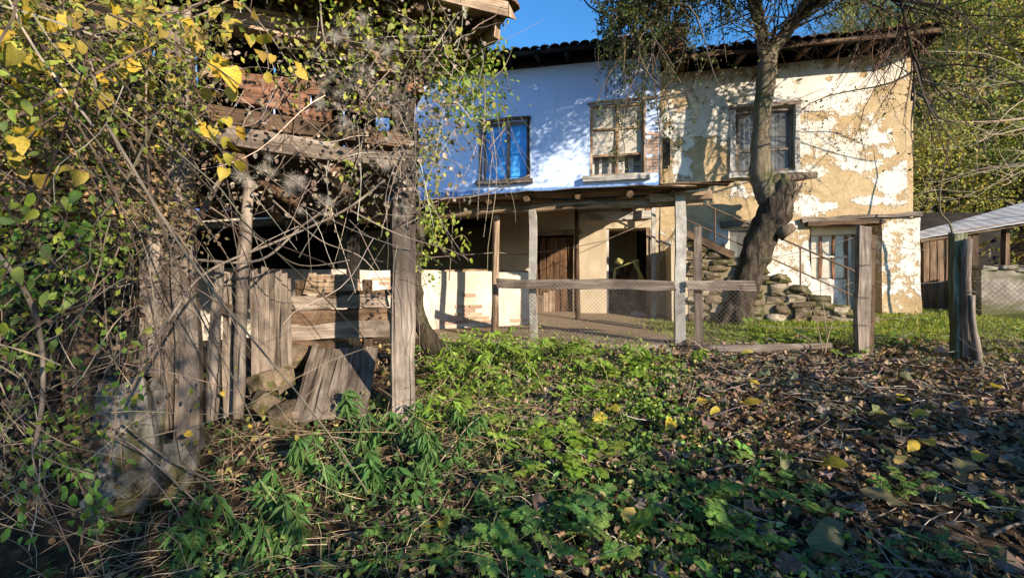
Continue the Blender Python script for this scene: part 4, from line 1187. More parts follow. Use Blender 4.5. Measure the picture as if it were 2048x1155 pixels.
bp_('wall_plate', 'wood_tan', W(-1.2, 3.40, .02), W(RA - .3, 3.40, .02), .15, .15, V(0, 0, 1), 4, .012, .05)
tme = None
for r_ in range(3):
    for k in range(16):
        a = RA + .02 - k * .2
        c = br(a, -.58 + r_ * .33, .05 + r_ * .012)
        if tme is None: tme = next(o_ for o_ in bpy.data.objects if o_.name.startswith('roof_tile')).data
        sl = (br(0, 1) - br(0, 0)).normalized(); up = SVv.cross(sl)
        instance('roof_tile', tme, bn, basis(SVv, sl, up, c + rv(.008), (.2, .4, .15)))
mm = MB(); mm.plank(br(-5.6, 1.3, .06), br(RA - .05, 1.3, .06), 3.3, .02, (br(0, 1) - br(0, 0)), 4, .0); mm.build('roof_cover', M['tile'], bn)

# ---- things standing in and before the barn
def pole(name, label, pts, radii, mat, cat, rough=.18):
    pts = [Vector(p) for p in pts]
    mm = MB(); n = 8
    fine = []; fr = []
    for i in range(len(pts) - 1):
        for k in range(4): fine.append(pts[i].lerp(pts[i + 1], k / 4)); fr.append(radii[i] + (radii[i + 1] - radii[i]) * k / 4)
    fine.append(pts[-1]); fr.append(radii[-1])
    mm.tube(fine, fr, 8, rough)
    return tag(mm.build(name, M[mat]), label, cat)
pole('support_pole', 'thin barked pole propping the loft left of the picket boards', [S(476, 835, 3.95), S(484, 560, 3.97), S(499, 362, 4.0)], [.045, .042, .036], 'wood_grey', 'pole')
pole('stake', 'pale crooked stake leaning at the barn opening beside the corner post', [S(424, 840, 3.85), S(430, 650, 3.85), S(440, 522, 3.85)], [.042, .036, .024], 'wood_grey', 'stake')
pole('branch_prop', 'bent bare branch leaning on the barn corner post', [S(383, 470, 3.8), S(408, 415, 3.8), S(452, 340, 3.75)], [.02, .018, .012], 'wood_grey', 'branch')
pk = thing('picket_fence', 'dark gappy fence of grey split pickets inside the barn', 'fence', tuple(S(530, 800, 4.7)))
for k, (px, y0, y1, c, w_) in enumerate(((455, 545, 830, 4.1, .055), (468, 560, 830, 4.15, .06), (507, 540, 800, 4.5, .055), (519, 545, 800, 4.52, .05), (531, 536, 795, 4.55, .055), (543, 540, 790, 4.6, .055), (555, 542, 785, 4.65, .05), (566, 548, 775, 4.7, .05), (577, 560, 770, 4.75, .05))):
    mm = MB(); mm.plank(S(px + rnd.uniform(-3, 3), y1, c), S(px + rnd.uniform(-2, 2), y0, c), w_, .02, SVv, 5, .006, jag=.02); mm.build('picket', M['wood_grey'], pk)
mm = MB(); mm.plank(S(437, 618, 4.0), S(470, 620, 4.1), .075, .05, V(0, 0, 1), 2); mm.build('rail', M['wood_tan'], pk)
mm = MB(); mm.plank(S(500, 600, 4.6), S(582, 610, 4.85), .06, .03, V(0, 0, 1), 2); mm.build('rail', M['wood_grey'], pk)
mg = thing('plank_manger', 'stack of broad rough planks forming a trough side inside the barn', 'manger', tuple(S(680, 700, 5.3)))
for (x0, y0, x1, y1, h_, mt) in ((610, 566, 722, 572, .21, 'wood_tan'), (585, 606, 780, 598, .13, 'wood_grey'), (578, 634, 785, 628, .15, 'wood_brown'), (570, 664, 785, 656, .16, 'wood_grey'), (640, 590, 790, 584, .05, 'wood_brown'), (570, 686, 700, 690, .07, 'wood_brown')):
    c = 5.25 + rnd.uniform(-.03, .03)
    mm = MB(); mm.plank(S(x0, y0, c), S(x1, y1, c), h_, .05, V(0, 0, 1), 6, .012, jag=.04); mm.build('plank', M[mt], mg)
for px in (600, 735):
    mm = MB(); mm.plank(S(px, 740, 5.35), S(px, 560, 5.35), .09, .08, SVv, 4); mm.build('post', M['wood_brown'], mg)
rp_ = thing('plank_ramp', 'old plank door lying as a ramp into the barn', 'ramp', tuple(S(660, 830, 4.3)))
for k in range(5):
    a = S(598 + 30 * k, 842 - 3 * k, 4.05); b = S(640 + 26 * k, 700 - 1 * k, 5.1)
    mm = MB(); mm.plank(a, b, .115, .03, SVv, 5, .006, jag=.03); mm.build('plank', M['wood_grey'], rp_)
mm = MB(); mm.plank(S(592, 832, 4.02), S(632, 692, 5.1), .05, .07, SVv, 5, .004); mm.build('edge_rail', M['wood_grey'], rp_)
for k, (px, py, c, sx, mt, lb) in enumerate(((528, 808, 4.2, .2, 'stone_brown', 'tan rounded boulder at the foot of the pickets'), (568, 828, 4.1, .2, 'stone_brown', 'brown boulder left of the plank ramp'), (560, 760, 4.6, .22, 'stone_brown', 'dark stone behind the brown boulder by the ramp'), (525, 765, 4.5, .2, 'stone_brown', 'small stone against the barn pickets'), (590, 712, 5.2, .25, 'stone_brown', 'stone block under the trough planks'))):
    o_ = stone(None, S(px, py, c), (sx, sx * .8, sx * .8), rnd.uniform(0, 3), mt, .3, 'boulder'); tag(o_, lb, 'stone')
for k, (px, py, Y, sx, sy, sz, lb) in enumerate(((255, 880, 2.75, .38, .2, .75, 'tall pale stone slab leaning at the barn corner'), (255, 985, 2.6, .3, .25, .22, 'small grey rock under the leaning slab'), (330, 930, 2.9, .3, .3, .35, 'grey rock between slab and corner post'))):
    o_ = stone(None, P(px, py, Y), (sx, sy, sz), rnd.uniform(-.3, .3), 'rock', .12, 'boulder'); tag(o_, lb, 'stone')
for k in range(7): 
    px = rnd.uniform(415, 600); c = rnd.uniform(5.2, 6.0)
pole('vine_trunk', 'gnarled old vine trunk twisting up behind the bare barn post', [P(872, 700, 4.5), P(845, 655, 4.45), P(832, 600, 4.35), P(828, 540, 4.3), P(838, 470, 4.25), P(826, 380, 4.2), P(835, 270, 4.15)], [.11, .085, .07, .06, .05, .045, .03], 'bark', 'vine', .3)

# ------------------------------------------------------------------ vegetation helpers
def arr(*v): return np.array([tuple(x) for x in v])
def twig_paths(n, start, dirs, length, droop=.15, wob=.12, K=8):
    """n curved paths"""
    t = np.linspace(0, 1, K)[None, :, None]
    a = rng.normal(0, 1, (n, 1, 3)); b = rng.normal(0, 1, (n, 1, 3)); c = rng.normal(0, 1, (n, 1, 3))
    p = start[:, None] + dirs[:, None] * length[:, None, None] * t
    p = p + length[:, None, None] * wob * (a * t ** 2 + b * .55 * np.sin(t * 5.0 + c) * t)
    p[:, :, 2] -= (length[:, None] * droop * t[:, :, 0] ** 2)
    return p
def tapered(n, K, r0, r1):
    k = np.linspace(0, 1, K)[None]; r0 = np.asarray(r0).reshape(-1, 1); return np.broadcast_to(r0 * (1 - k) + r0 * r1 * k, (n, K)).copy()
def twig_object(name, parent, paths, radii, cols, sides=3, mat='twigcol', kind='stuff'):
    off = np.array(rootloc(parent))
    v, f = tube_batch(paths - off, radii, sides)
    c = np.repeat(cols, paths.shape[1] * sides, axis=0)
    return link(name, mesh_np(name, v, f, c), parent, M[mat], kind)
def leaf_object(name, parent, tmpl, pos, dirs, ups, size, cols, mat='leafcol', kind='stuff'):
    off = np.array(rootloc(parent))
    v, f, c = batch(tmpl[0], tmpl[1], frames(dirs, ups), pos - off, size, cols)
    return link(name, mesh_np(name, v, f, c), parent, M[mat], kind)

TWIG = [(.15, .115, .085), (.20, .16, .12), (.10, .07, .05), (.28, .23, .18)]
YEL = [(.56, .38, .035), (.48, .36, .05), (.58, .42, .06), (.40, .34, .06), (.36, .24, .05)]
GRN = [(.13, .22, .035), (.10, .18, .03), (.18, .26, .045), (.075, .14, .03)]
YGR = [(.26, .30, .05), (.20, .26, .045), (.33, .33, .06), (.15, .20, .035)]

# ------------------------------------------------------------------ old fruit tree before the ochre house
tr = thing('fruit_tree', 'gnarled old fruit tree with broken trunk leaning before the ochre house', 'tree', (4.24, 8.2, .92))
Yt = 8.2
def interp(pts, rad, n):
    out = []; rr = []
    P4 = [pts[0]] + pts + [pts[-1]]
    for i in range(len(pts) - 1):
        p0, p1, p2, p3 = P4[i:i + 4]
        for k in range(n):
            t = k / n
            out.append(.5 * ((2 * p1) + (p2 - p0) * t + (2 * p0 - 5 * p1 + 4 * p2 - p3) * t * t + (3 * p1 - p0 - 3 * p2 + p3) * t ** 3))
            rr.append(rad[i] + (rad[i + 1] - rad[i]) * t)
    return out + [pts[-1]], rr + [rad[-1]]
pts, rad = interp([P(1462, 668, Yt), P(1474, 630, Yt), P(1493, 560, Yt), P(1518, 490, Yt), P(1545, 430, Yt), P(1556, 385, Yt), P(1566, 362, Yt)], [.36, .255, .24, .255, .285, .28, .19], 9)
mm = MB(); mm.tube(pts, rad, 32, .15, True, 4.0); trunk = mm.build('trunk', M['bark'], tr)
# hollow, burr, torn stub and splinters
mm = MB(); c = P(1543, 447, Yt) + V(-.02, -.275, 0)
mm.tube([c + V(0, .1, 0), c + V(0, .0, 0), c + V(0, -.02, 0)], [.09, .105, .08], 10, .3); mm.build('hollow_rim', M['bark'], trunk)
mm = MB(); mm.tube([c + V(0, -.012, 0), c + V(0, -.026, 0)], [.07, .068], 10, .1); mm.build('hollow', M['black'], trunk)
mm = MB(); mm.tube([P(1535, 372, Yt), P(1560, 360, Yt - .1), P(1590, 354, Yt - .15), P(1615, 351, Yt - .18), P(1632, 349, Yt - .2)], [.12, .11, .085, .07, .05], 9, .35); mm.build('torn_stub', M['deadwood'], trunk)
mm = MB(); mm.tube([P(1556, 470, Yt - .2), P(1575, 460, Yt - .3), P(1588, 452, Yt - .34)], [.13, .10, .06], 8, .35); mm.build('side_stub', M['deadwood'], trunk)
for (x0, y0, x1, y1, r_) in ((1585, 400, 1606, 362, .03), (1575, 420, 1596, 372, .04), (1570, 430, 1580, 380, .05)):
    mm = MB(); mm.tube([P(x0, y0, Yt - .22), P((x0 + x1) / 2 + 3, (y0 + y1) / 2, Yt - .24), P(x1, y1, Yt - .2)], [r_, r_ * .8, .01], 6, .3); mm.build('splinter', M['deadwood'], trunk)
for (dx, dy) in ((-.5, -.25), (.42, -.3), (-.1, -.55), (.55, .1), (-.5, .2)):
    b0 = P(1471, 640, Yt); e = b0 + V(dx, dy, 0); e.z = ground(e.x, e.y) - .05; md = b0.lerp(e, .5); md.z = b0.lerp(e, .5).z + .03
    ps, rr_ = interp([b0 + V(dx * .15, dy * .15, .28), md, e], [.13, .10, .03], 5); mm = MB(); mm.tube(ps, rr_, 9, .25); mm.build('root', M['bark'], trunk)
pts, rad = interp([P(1540, 400, Yt), P(1522, 345, Yt), P(1522, 270, Yt), P(1528, 190, Yt), P(1535, 125, Yt)], [.24, .19, .155, .15, .17], 6)
mm = MB(); mm.tube(pts, rad, 12, .18, True, 5); mm.build('stem', M['bark_light'], tr)
limbs = []
def limb(ps, rs):
    pts, rad = interp(ps, rs, 6)
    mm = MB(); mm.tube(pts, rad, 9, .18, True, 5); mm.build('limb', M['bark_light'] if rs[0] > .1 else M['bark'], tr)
    limbs.append((pts, rad))
limb([P(1533, 140, Yt), P(1545, 100, 8.2), P(1580, 55, 8.1), P(1622, 0, 7.9), P(1640, -70, 7.5), P(1640, -160, 7.0)], [.15, .125, .115, .10, .08, .04])
limb([P(1533, 135, Yt), P(1524, 70, 8.2), P(1506, 0, 8.0), P(1480, -80, 7.6), P(1430, -170, 7.0), P(1400, -250, 6.4)], [.12, .10, .10, .085, .07, .04])
limb([P(1600, 30, 8.0), P(1660, -5, 7.6), P(1740, -20, 7.2), P(1830, 0, 6.9), P(1930, 40, 6.7)], [.07, .06, .05, .035, .015])
limb([P(1500, -20, 8.0), P(1420, -40, 7.6), P(1350, -30, 7.2), P(1280, 10, 6.9), P(1230, 60, 6.7)], [.07, .06, .05, .035, .015])
limb([P(1628, -20, 7.9), P(1700, -120, 7.0), P(1780, -200, 6.2), P(1800, -300, 5.6)], [.07, .06, .045, .02])
limb([P(1470, -100, 7.5), P(1400, -150, 6.6), P(1330, -230, 5.9), P(1290, -330, 5.5)], [.07, .055, .04, .02])
limb([P(1630, -40, 7.7), P(1560, -150, 6.6), P(1500, -280, 5.8), P(1480, -400, 5.3)], [.07, .06, .045, .02])
limb([P(1800, -8, 7.0), P(1815, 60, 6.9), P(1828, 130, 6.85), P(1822, 200, 6.8)], [.03, .022, .015, .008])
limb([P(1420, -40, 7.6), P(1370, -30, 7.0), P(1320, 10, 6.7), P(1280, 60, 6.6)], [.04, .035, .025, .01])
# branches and twigs grown from the limbs
st_p = []; st_d = []
for (pts, rad) in limbs:
    for i in range(4, len(pts)):
        for _ in range(3):
            if pts[i].x / pts[i].y > .66 and rnd.random() < .6: continue
            st_p.append(pts[i]); d = (pts[i] - pts[i - 1]).normalized() + rv(.75); d.z *= .75; st_d.append(d.normalized())
st_p = arr(*st_p); st_d = arr(*st_d); n = len(st_p)
len1 = rng.uniform(.7, 1.9, n)
br1 = twig_paths(n, st_p, st_d, len1, .12, .14, 8)
i2 = rng.integers(0, n, n * 4); k2 = rng.integers(3, 8, n * 4)
p2 = br1[i2, k2]; d2_ = unit(st_d[i2] + rng.normal(0, .75, (n * 4, 3)) + np.array([0, 0, -.25]))
len2 = rng.uniform(.25, .8, n * 4)
br2 = twig_paths(n * 4, p2, d2_, len2, .35, .15, 6)
def wide(pa):
    e = pa[:, -1]; return (e[:, 0] / e[:, 1] > .17 + .03 * rng.random(len(e))) | (e[:, 2] - 1.5 > .68 * e[:, 1])
k1 = wide(br1); br1 = br1[k1]; k2 = wide(br2); br2 = br2[k2]; n = len(br1); n2 = len(br2)
twig_object('branch', tr, br1, tapered(n, 8, rng.uniform(.012, .022, n), .3), pick([(.09, .07, .05), (.13, .10, .075), (.06, .045, .035)], n), 4)
twig_object('twig', tr, br2, tapered(n2, 6, rng.uniform(.0035, .0065, n2), .4), pick([(.08, .06, .045), (.12, .08, .055)], n2), 3)
# hanging bare reddish twigs on the right side
hx = rng.uniform(1700, 1850, 40); hp = arr(*[P(x, rng.uniform(-20, 120), 7.0) for x in hx])
hpaths = twig_paths(40, hp, unit(np.tile([[.02, 0, -1.0]], (40, 1)) + rng.normal(0, .28, (40, 3))), rng.uniform(.5, 1.5, 40), .1, .16, 9)
twig_object('hanging_twig', tr, hpaths, tapered(40, 9, rng.uniform(.006, .011, 40), .3), pick([(.11, .06, .04), (.15, .09, .06)], 40), 3)
h2 = hpaths[rng.integers(0, 40, 160), rng.integers(2, 8, 160)]
twig_object('hanging_spray', tr, twig_paths(160, h2, unit(rng.normal(0, 1, (160, 3)) + [0, 0, -.7]), rng.uniform(.15, .5, 160), .2, .2, 6), tapered(160, 6, np.full(160, .004), .4), pick([(.11, .06, .04), (.15, .09, .06)], 160), 3)
# leaves: dense on the left and top, sparse to the right
def crown_leaves(paths, per, keep):
    n, K, _ = paths.shape
    idx = rng.integers(0, n, per); kk = rng.uniform(.25, 1, per) * (K - 1)
    lo = np.floor(kk).astype(int).clip(0, K - 2); fr = (kk - lo)[:, None]
    p = paths[idx, lo] * (1 - fr) + paths[idx, lo + 1] * fr + rng.normal(0, .025, (per, 3))
    return p[keep(p)]
def dens(p):
    px = 1024 + p[:, 0] / p[:, 1] * 900; py = 577 - (p[:, 2] - 1.5) / p[:, 1] * 900
    pr = np.where(px < 1380, 1.0, np.where(px < 1460, .7, np.where(px < 1680, .28, .18)))
    pr = np.where(py < -60, np.maximum(pr, .85 * (px < 1750) + .3), pr)
    pr = np.where(py > 70, pr * .5, pr)
    return rng.random(len(p)) < pr
lp = crown_leaves(br2, 60000, dens)
n = len(lp)
leaf_object('crown', tr, L_SIMPLE, lp, rand_dirs(n, -.5), rand_dirs(n, .6), rng.uniform(.03, .06, n), pick([(.055, .085, .022), (.075, .10, .028), (.045, .06, .02), (.11, .12, .03), (.09, .07, .03)], n))

def lowleft(q):
    px = 1024 + q[:, 0] / q[:, 1] * 900; py = 577 - (q[:, 2] - 1.5) / q[:, 1] * 900
    return (px < 1400) & (py < 190) & (rng.random(len(q)) < np.clip((110 - py) / 200, .02, 1))
up_l = crown_leaves(br2, 26000, lowleft); n = len(up_l)
leaf_object('crown', tr, L_SIMPLE, up_l + rng.normal(0, .04, (n, 3)), rand_dirs(n, -.5), rand_dirs(n, .6), rng.uniform(.035, .065, n), pick([(.05, .075, .02), (.07, .09, .026), (.085, .10, .03)], n))
up_l = crown_leaves(br2, 26000, lambda q: (577 - (q[:, 2] - 1.5) / q[:, 1] * 900) < -50)
n = len(up_l)
leaf_object('crown', tr, L_SIMPLE, up_l + rng.normal(0, .12, (n, 3)), rand_dirs(n, -.5), rand_dirs(n, .6), rng.uniform(.06, .11, n), pick([(.055, .085, .022), (.075, .10, .028), (.11, .12, .03)], n))

# ------------------------------------------------------------------ wooded hillside on the right
AUT = [(.38, .35, .10), (.31, .31, .085), (.38, .32, .09), (.21, .25, .07), (.38, .27, .10), (.16, .21, .06), (.24, .19, .10)]
def tree_meshes(seed, hgt, cols, nleaf, lsize):
    r = np.random.default_rng(seed); rr = random.Random(seed)
    mm = MB(); lean = V(rr.uniform(-.6, .6), rr.uniform(-.5, .3), 0)
    tp = [V(0, 0, -.5), V(0, 0, hgt * .25) + lean * .2, V(0, 0, hgt * .55) + lean * .6, V(0, 0, hgt * .95) + lean]
    pts, rad = interp(tp, [.17, .14, .1, .03], 4); mm.tube(pts, rad, 7, .15, True, 3)
    tips = []
    for k in range(26):
        z = rr.uniform(.22, .95); i = int(z * (len(pts) - 1)); b = pts[i]
        a = rr.uniform(0, 6.28); L = hgt * .30 * (1.25 - z) * rr.uniform(.7, 1.3)
        e = b + V(math.cos(a) * L, math.sin(a) * L, L * rr.uniform(.1, .7))
        mid = b.lerp(e, .5) + V(rr.gauss(0, .1), rr.gauss(0, .1), .15)
        mm.tube([b, mid, e], [.04, .025, .008], 4, 0, False)
        tips += [b.lerp(e, .5), mid.lerp(e, .5), e, e]
        for q in range(3):
            e2 = mid.lerp(e, rr.random()) + V(rr.gauss(0, .5), rr.gauss(0, .5), rr.gauss(.1, .4)); mm.tube([mid.lerp(e, .4), e2], [.012, .004], 3, 0, False); tips.append(e2)
    tk = mm.mesh('trunk'); tk.materials.append(M['bark_light'])
    t = arr(*tips)
    p = t[r.integers(0, len(t), nleaf)] + r.normal(0, .30, (nleaf, 3))
    c = np.array(cols)[r.integers(0, len(cols), nleaf)] * (1 + r.normal(0, .22, (nleaf, 1)))
    dd_ = unit(r.normal(size=(nleaf, 3)) + [0, 0, -.4]); uu = unit(r.normal(size=(nleaf, 3)) + [.3, -.4, .6])
    v, f, cc = batch(L_SIMPLE[0], L_SIMPLE[1], frames(dd_, uu), p, r.uniform(.07, .16, nleaf), np.clip(c, .01, .9))
    cr = mesh_np('crown', v, f, cc); cr.materials.append(M['leafcol'])
    return tk, cr
tv = [tree_meshes(11, 6.5, AUT[:4], 6500, .2), tree_meshes(12, 7.5, AUT[2:], 6500, .2), tree_meshes(13, 5.5, [AUT[3], AUT[5], AUT[1]], 6500, .2)]
kinds = ['yellow green autumn tree on the wooded slope', 'golden autumn tree on the wooded slope', 'green leaved tree on the wooded slope']
spots = []
for Y in (12.5, 14.5, 17, 20, 24, 29, 35):
    nX = 5
    for k in range(nX):
        px = 1840 + (k + rnd.uniform(.1, .9)) * (2300 - 1840) / nX
        spots.append((px, Y + rnd.uniform(-.8, .8)))
spots += [(1780, 23), (1740, 30), (1690, 36), (1800, 18), (1830, 15)]
for k, (px, Y) in enumerate(spots):
    X = (px - 1024) / 900 * Y; b = V(X, Y, ground(X, Y, False))
    if X < 9.0 and Y < 17: b.x = X = 9.2
    q = k % 3
    root = thing('hillside_tree', kinds[q], 'tree', b, 'trees on the wooded slope')
    if k >= 35: root['label'] = ['golden tree top furthest left above the ochre house roof', 'tree showing over the ochre roof ridge', 'distant tree over the middle of the ochre roof', 'tree behind the right end of the ochre roof', 'nearest tree just behind the ochre house corner'][k - 35]
    s = rnd.uniform(.75, 1.15); root.rotation_euler.z = rnd.uniform(0, 6.28); root.scale = (s, s, s)
    for nm, me in zip(('trunk', 'crown'), tv[q]):
        o_ = bpy.data.objects.new(nm, me); col.objects.link(o_); o_.parent = root
        if nm == 'crown': o_['kind'] = 'stuff'
# undergrowth on the slope
n = 15000
ux = rng.uniform(8.3, 24, n); uy = rng.uniform(9.5, 26, n)
mk = (ux / uy > .85) & (ux / uy < 1.4); ux, uy = ux[mk], uy[mk]; n = len(ux)
uz = np.array([ground(a, b, False) for a, b in zip(ux, uy)]) + rng.gamma(1.4, .28, n)
up_ = np.stack([ux, uy, uz], 1)
leaf_object('undergrowth', None, L_SIMPLE, up_, rand_dirs(n), rand_dirs(n, .5), rng.uniform(.09, .2, n), pick([(.13, .13, .035), (.18, .15, .045), (.10, .07, .04), (.22, .17, .05), (.07, .09, .025)], n))
# pale bare shrub leaning out of the wood
bs = thing('bare_shrub', 'pale leafless shrub arching in front of the wooded slope', 'shrub', (10.6, 8.7, 1.6))
nb_ = 16
bp0 = arr(*[P(2120 + rng.uniform(-40, 30), rng.uniform(150, 360), 8.8) for _ in range(nb_)])
bd = unit(np.tile([[-1.0, .05, -.12]], (nb_, 1)) + rng.normal(0, .22, (nb_, 3)))
bpaths = twig_paths(nb_, bp0, bd, rng.uniform(1.2, 3.0, nb_), .1, .10, 10)
twig_object('branch', bs, bpaths, tapered(nb_, 10, rng.uniform(.009, .02, nb_), .3), pick([(.28, .23, .16), (.34, .29, .21), (.2, .16, .11)], nb_), 4)
q = bpaths[rng.integers(0, nb_, 80), rng.integers(3, 10, 80)]
twig_object('twig', bs, twig_paths(80, q, unit(np.tile([[-.8, 0, .1]], (80, 1)) + rng.normal(0, .5, (80, 3))), rng.uniform(.2, .8, 80), .1, .15, 6), tapered(80, 6, np.full(80, .005), .4), pick([(.36, .30, .22), (.30, .25, .17)], 80), 3)
mm = MB(); mm.tube([V(10.9, 8.75, 1.3), V(10.8, 8.75, 2.6), P(2110, 300, 8.8), P(2120, 150, 8.8)], [.07, .06, .05, .03], 7, .15); mm.build('stem', M['bark_light'], bs)
wp_ = thing('bare_sapling', 'single thin bare sapling bending up beside the shed roof', 'sapling', (7.6, 8.3, 1.1))
mm = MB(); pts, rad = interp([P(1912, 640, 7.8), P(1906, 470, 7.8), P(1880, 420, 7.8), P(1885, 350, 7.8), P(1897, 300, 7.8), P(1893, 240, 7.8)], [.02, .018, .015, .012, .009, .004], 5); mm.tube(pts, rad, 5); mm.build('stem', M['bark_light'], wp_)

# ------------------------------------------------------------------ unseen shrubs added right of and behind the viewer to shade the garden
def shrub(label, x, y, h_, r_, nl, seed):
    rt = thing('shade_shrub', label, 'shrub', (x, y, ground(x, y)))
    n = 60
    st_ = np.tile([[x, y, ground(x, y)]], (n, 1)) + rng.normal(0, .15, (n, 3)) * [1, 1, 0]
    dd_ = unit(rng.normal(0, 1, (n, 3)) * [r_, r_, .1] * .55 + [0, 0, h_])
    pa = twig_paths(n, st_, dd_, rng.uniform(.6, 1.05, n) * h_, .06, .09, 8)
    twig_object('stem', rt, pa, tapered(n, 8, rng.uniform(.01, .02, n), .3), pick(TWIG, n), 4)
    p = crown_leaves(pa, nl, lambda q: np.ones(len(q), bool)) + rng.normal(0, .2 * r_, (nl, 3))
    p = p[p[:, 2] > .1]
    nn_ = len(p)
    leaf_object('foliage', rt, L_SIMPLE, p, rand_dirs(nn_, -.3), rand_dirs(nn_, .5), rng.uniform(.06, .12, nn_), pick(GRN + YGR, nn_))
shrub('unseen leafy shrub added for shade just outside the right edge of the picture', 5.2, 1.2, 1.9, 1.1, 3000, 1)
shrub('unseen leafy shrub added for shade behind the viewer to the right', 3.9, -.3, 1.7, 1.0, 3800, 2)
shrub('unseen tall thin shrub added to dapple the vines behind the viewer', 2.3, -3.3, 4.5, 1.0, 3000, 6)
shrub('unseen leafy shrub added for shade furthest behind the viewer', 2.5, -1.3, 1.75, .9, 3600, 3)
shrub('unseen leafy shrub added for shade behind the viewer to the left', 1.1, -2.0, 1.65, .9, 3200, 5)

# ------------------------------------------------------------------ vines on the barn
LM = {}
def leafmesh(key, tmpl):
    if key not in LM:
        me = bpy.data.meshes.new('leaf'); me.from_pydata(tmpl[0], [], tmpl[1]); me.update()
        for p in me.polygons: p.use_smooth = True
        me.materials.append(M['leafobj']); LM[key] = me
    return LM[key]
def bend(tmpl, seed, amt=.12):
    r = random.Random(seed)
    a, b, c = r.uniform(-1, 1), r.uniform(-1, 1), r.uniform(.5, 1.5)
    return ([(x + amt * .4 * a * y * y, y, z + amt * (b * x * y * 2 - c * y * y) + amt * .3 * r.uniform(-1, 1)) for x, y, z in tmpl[0]], tmpl[1])
HEARTS = [leafmesh(('h', k), bend(L_HEART, k, .25)) for k in range(5)]
OVALS = [leafmesh(('o', k), bend(L_OVAL, k + 20, .25)) for k in range(5)]
CURLS = [leafmesh(('c', k), bend(L_CURL, k + 40, .3)) for k in range(5)]
def jitcol(c, v=.15):
    k = 1 + rnd.gauss(0, v); return tuple(max(.005, min(.9, x * k * (1 + rnd.gauss(0, .05)))) for x in c)
def vine_leaves(root, clusters, meshes, cols):
    for (px, py, Y, spx, spy, cnt, size) in clusters:
        for _ in range(cnt):
            y_ = Y + rnd.gauss(0, .12)
            c = P(px + rnd.gauss(0, spx), py + rnd.gauss(0, spy), y_)
            tip = V(rnd.gauss(.05, .5), rnd.gauss(-.2, .3), -.75 + rnd.gauss(0, .35)); up = V(.35 + rnd.gauss(0, .45), -.75 + rnd.gauss(0, .4), .45 + rnd.gauss(0, .45))
            s = size * rnd.uniform(.45, .85)
            instance('leaf', rnd.choice(meshes), root, leaf_matrix(c, tip, up, (s, s, s)), jitcol(rnd.choice(cols)))
v1 = thing('climbing_vine', 'dense tangle of climbing vine with big yellow leaves smothering the barn corner', 'vine', (-2.3, 2.4, .4))
vine_leaves(v1, [(60, 60, 1.9, 45, 45, 14, .10), (120, 140, 1.9, 50, 35, 10, .10), (30, 40, 1.8, 30, 30, 8, .10), (250, 90, 2.1, 60, 40, 8, .09), (320, 170, 2.3, 30, 25, 4, .10), (445, 130, 2.2, 22, 35, 10, .12), (480, 60, 2.3, 40, 25, 7, .10), (545, 120, 2.4, 25, 15, 4, .10),
                 (430, 260, 2.3, 40, 20, 9, .09), (470, 320, 2.3, 25, 18, 5, .11), (60, 270, 1.8, 45, 25, 9, .09), (80, 330, 1.8, 30, 14, 5, .10), (240, 140, 2.2, 30, 30, 5, .10), (190, 20, 2.0, 70, 20, 9, .09), (590, 130, 2.6, 10, 10, 2, .10), (380, 70, 2.2, 25, 25, 5, .11), (300, 30, 2.1, 40, 20, 6, .10)], HEARTS + CURLS[:2], YEL)
vine_leaves(v1, [(60, 420, 1.8, 40, 25, 12, .09), (150, 450, 1.9, 40, 20, 8, .08), (50, 500, 1.8, 35, 35, 12, .09), (30, 260, 1.75, 30, 40, 6, .08), (120, 570, 1.9, 50, 30, 8, .07), (20, 660, 1.75, 20, 30, 6, .07), (150, 830, 2.1, 30, 18, 8, .075), (60, 580, 1.8, 30, 30, 8, .07), (290, 250, 2.3, 60, 60, 10, .07), (220, 520, 2.1, 40, 20, 6, .07), (60, 720, 1.8, 40, 30, 8, .065)], OVALS, GRN + [(.30, .36, .05), (.26, .34, .05)])
vine_leaves(v1, [(150, 940, 1.95, 35, 28, 20, .075), (190, 990, 1.95, 25, 30, 16, .07), (60, 970, 1.8, 40, 40, 12, .07), (40, 1060, 1.7, 30, 20, 8, .06), (250, 790, 2.3, 30, 12, 7, .07), (150, 1040, 1.9, 40, 20, 8, .06)], OVALS, [(.12, .26, .045), (.16, .31, .05), (.10, .22, .05)])
vine_leaves(v1, [(430, 780, 2.7, 40, 25, 8, .05), (480, 830, 2.9, 50, 15, 12, .05), (390, 890, 2.6, 25, 20, 5, .05), (270, 790, 2.4, 20, 8, 4, .06)], OVALS + HEARTS, YEL + YGR)
# tangle of twigs
def region_pts(n, px0, px1, py0, py1, y0, y1):
    out = []
    for _ in range(n):
        px = rng.uniform(px0, px1); py = rng.uniform(py0, py1); y_ = rng.uniform(y0, y1)
        out.append(P(px, py, y_))
    return arr(*out)
def tangle(root, n, px, py, Y, L, r, cols=TWIG, droop=.2, dirb=(0, 0, 0), wob=.16, name='twig'):
    s = region_pts(n, *px, *py, *Y)
    d = unit(rng.normal(0, 1, (n, 3)) * [1, .5, 1] + np.array(dirb))
    p = twig_paths(n, s, d, rng.uniform(*L, n), droop, wob, 9)
    keep = p[:, :, 1].min(axis=1) > 1.25
    p = p[keep]; n = len(p)
    twig_object(name, root, p, tapered(n, 9, rng.uniform(*r, n), .45), pick(cols, n, .25), 3)
    return p
tw1 = tangle(v1, 230, (-300, 290), (-60, 900), (1.7, 2.75), (.25, .9), (.0014, .0036), dirb=(0, 0, -.5), wob=.22)
tw2 = tangle(v1, 45, (-80, 330), (-60, 300), (1.7, 2.6), (.8, 1.6), (.003, .007), dirb=(0, 0, -.6))
tw3 = tangle(v1, 85, (-100, 280), (700, 1150), (1.5, 2.5), (.3, .9), (.0015, .0035), [(.26, .20, .125), (.20, .15, .10), (.15, .11, .08), (.32, .26, .17)], name='dry_stalk')
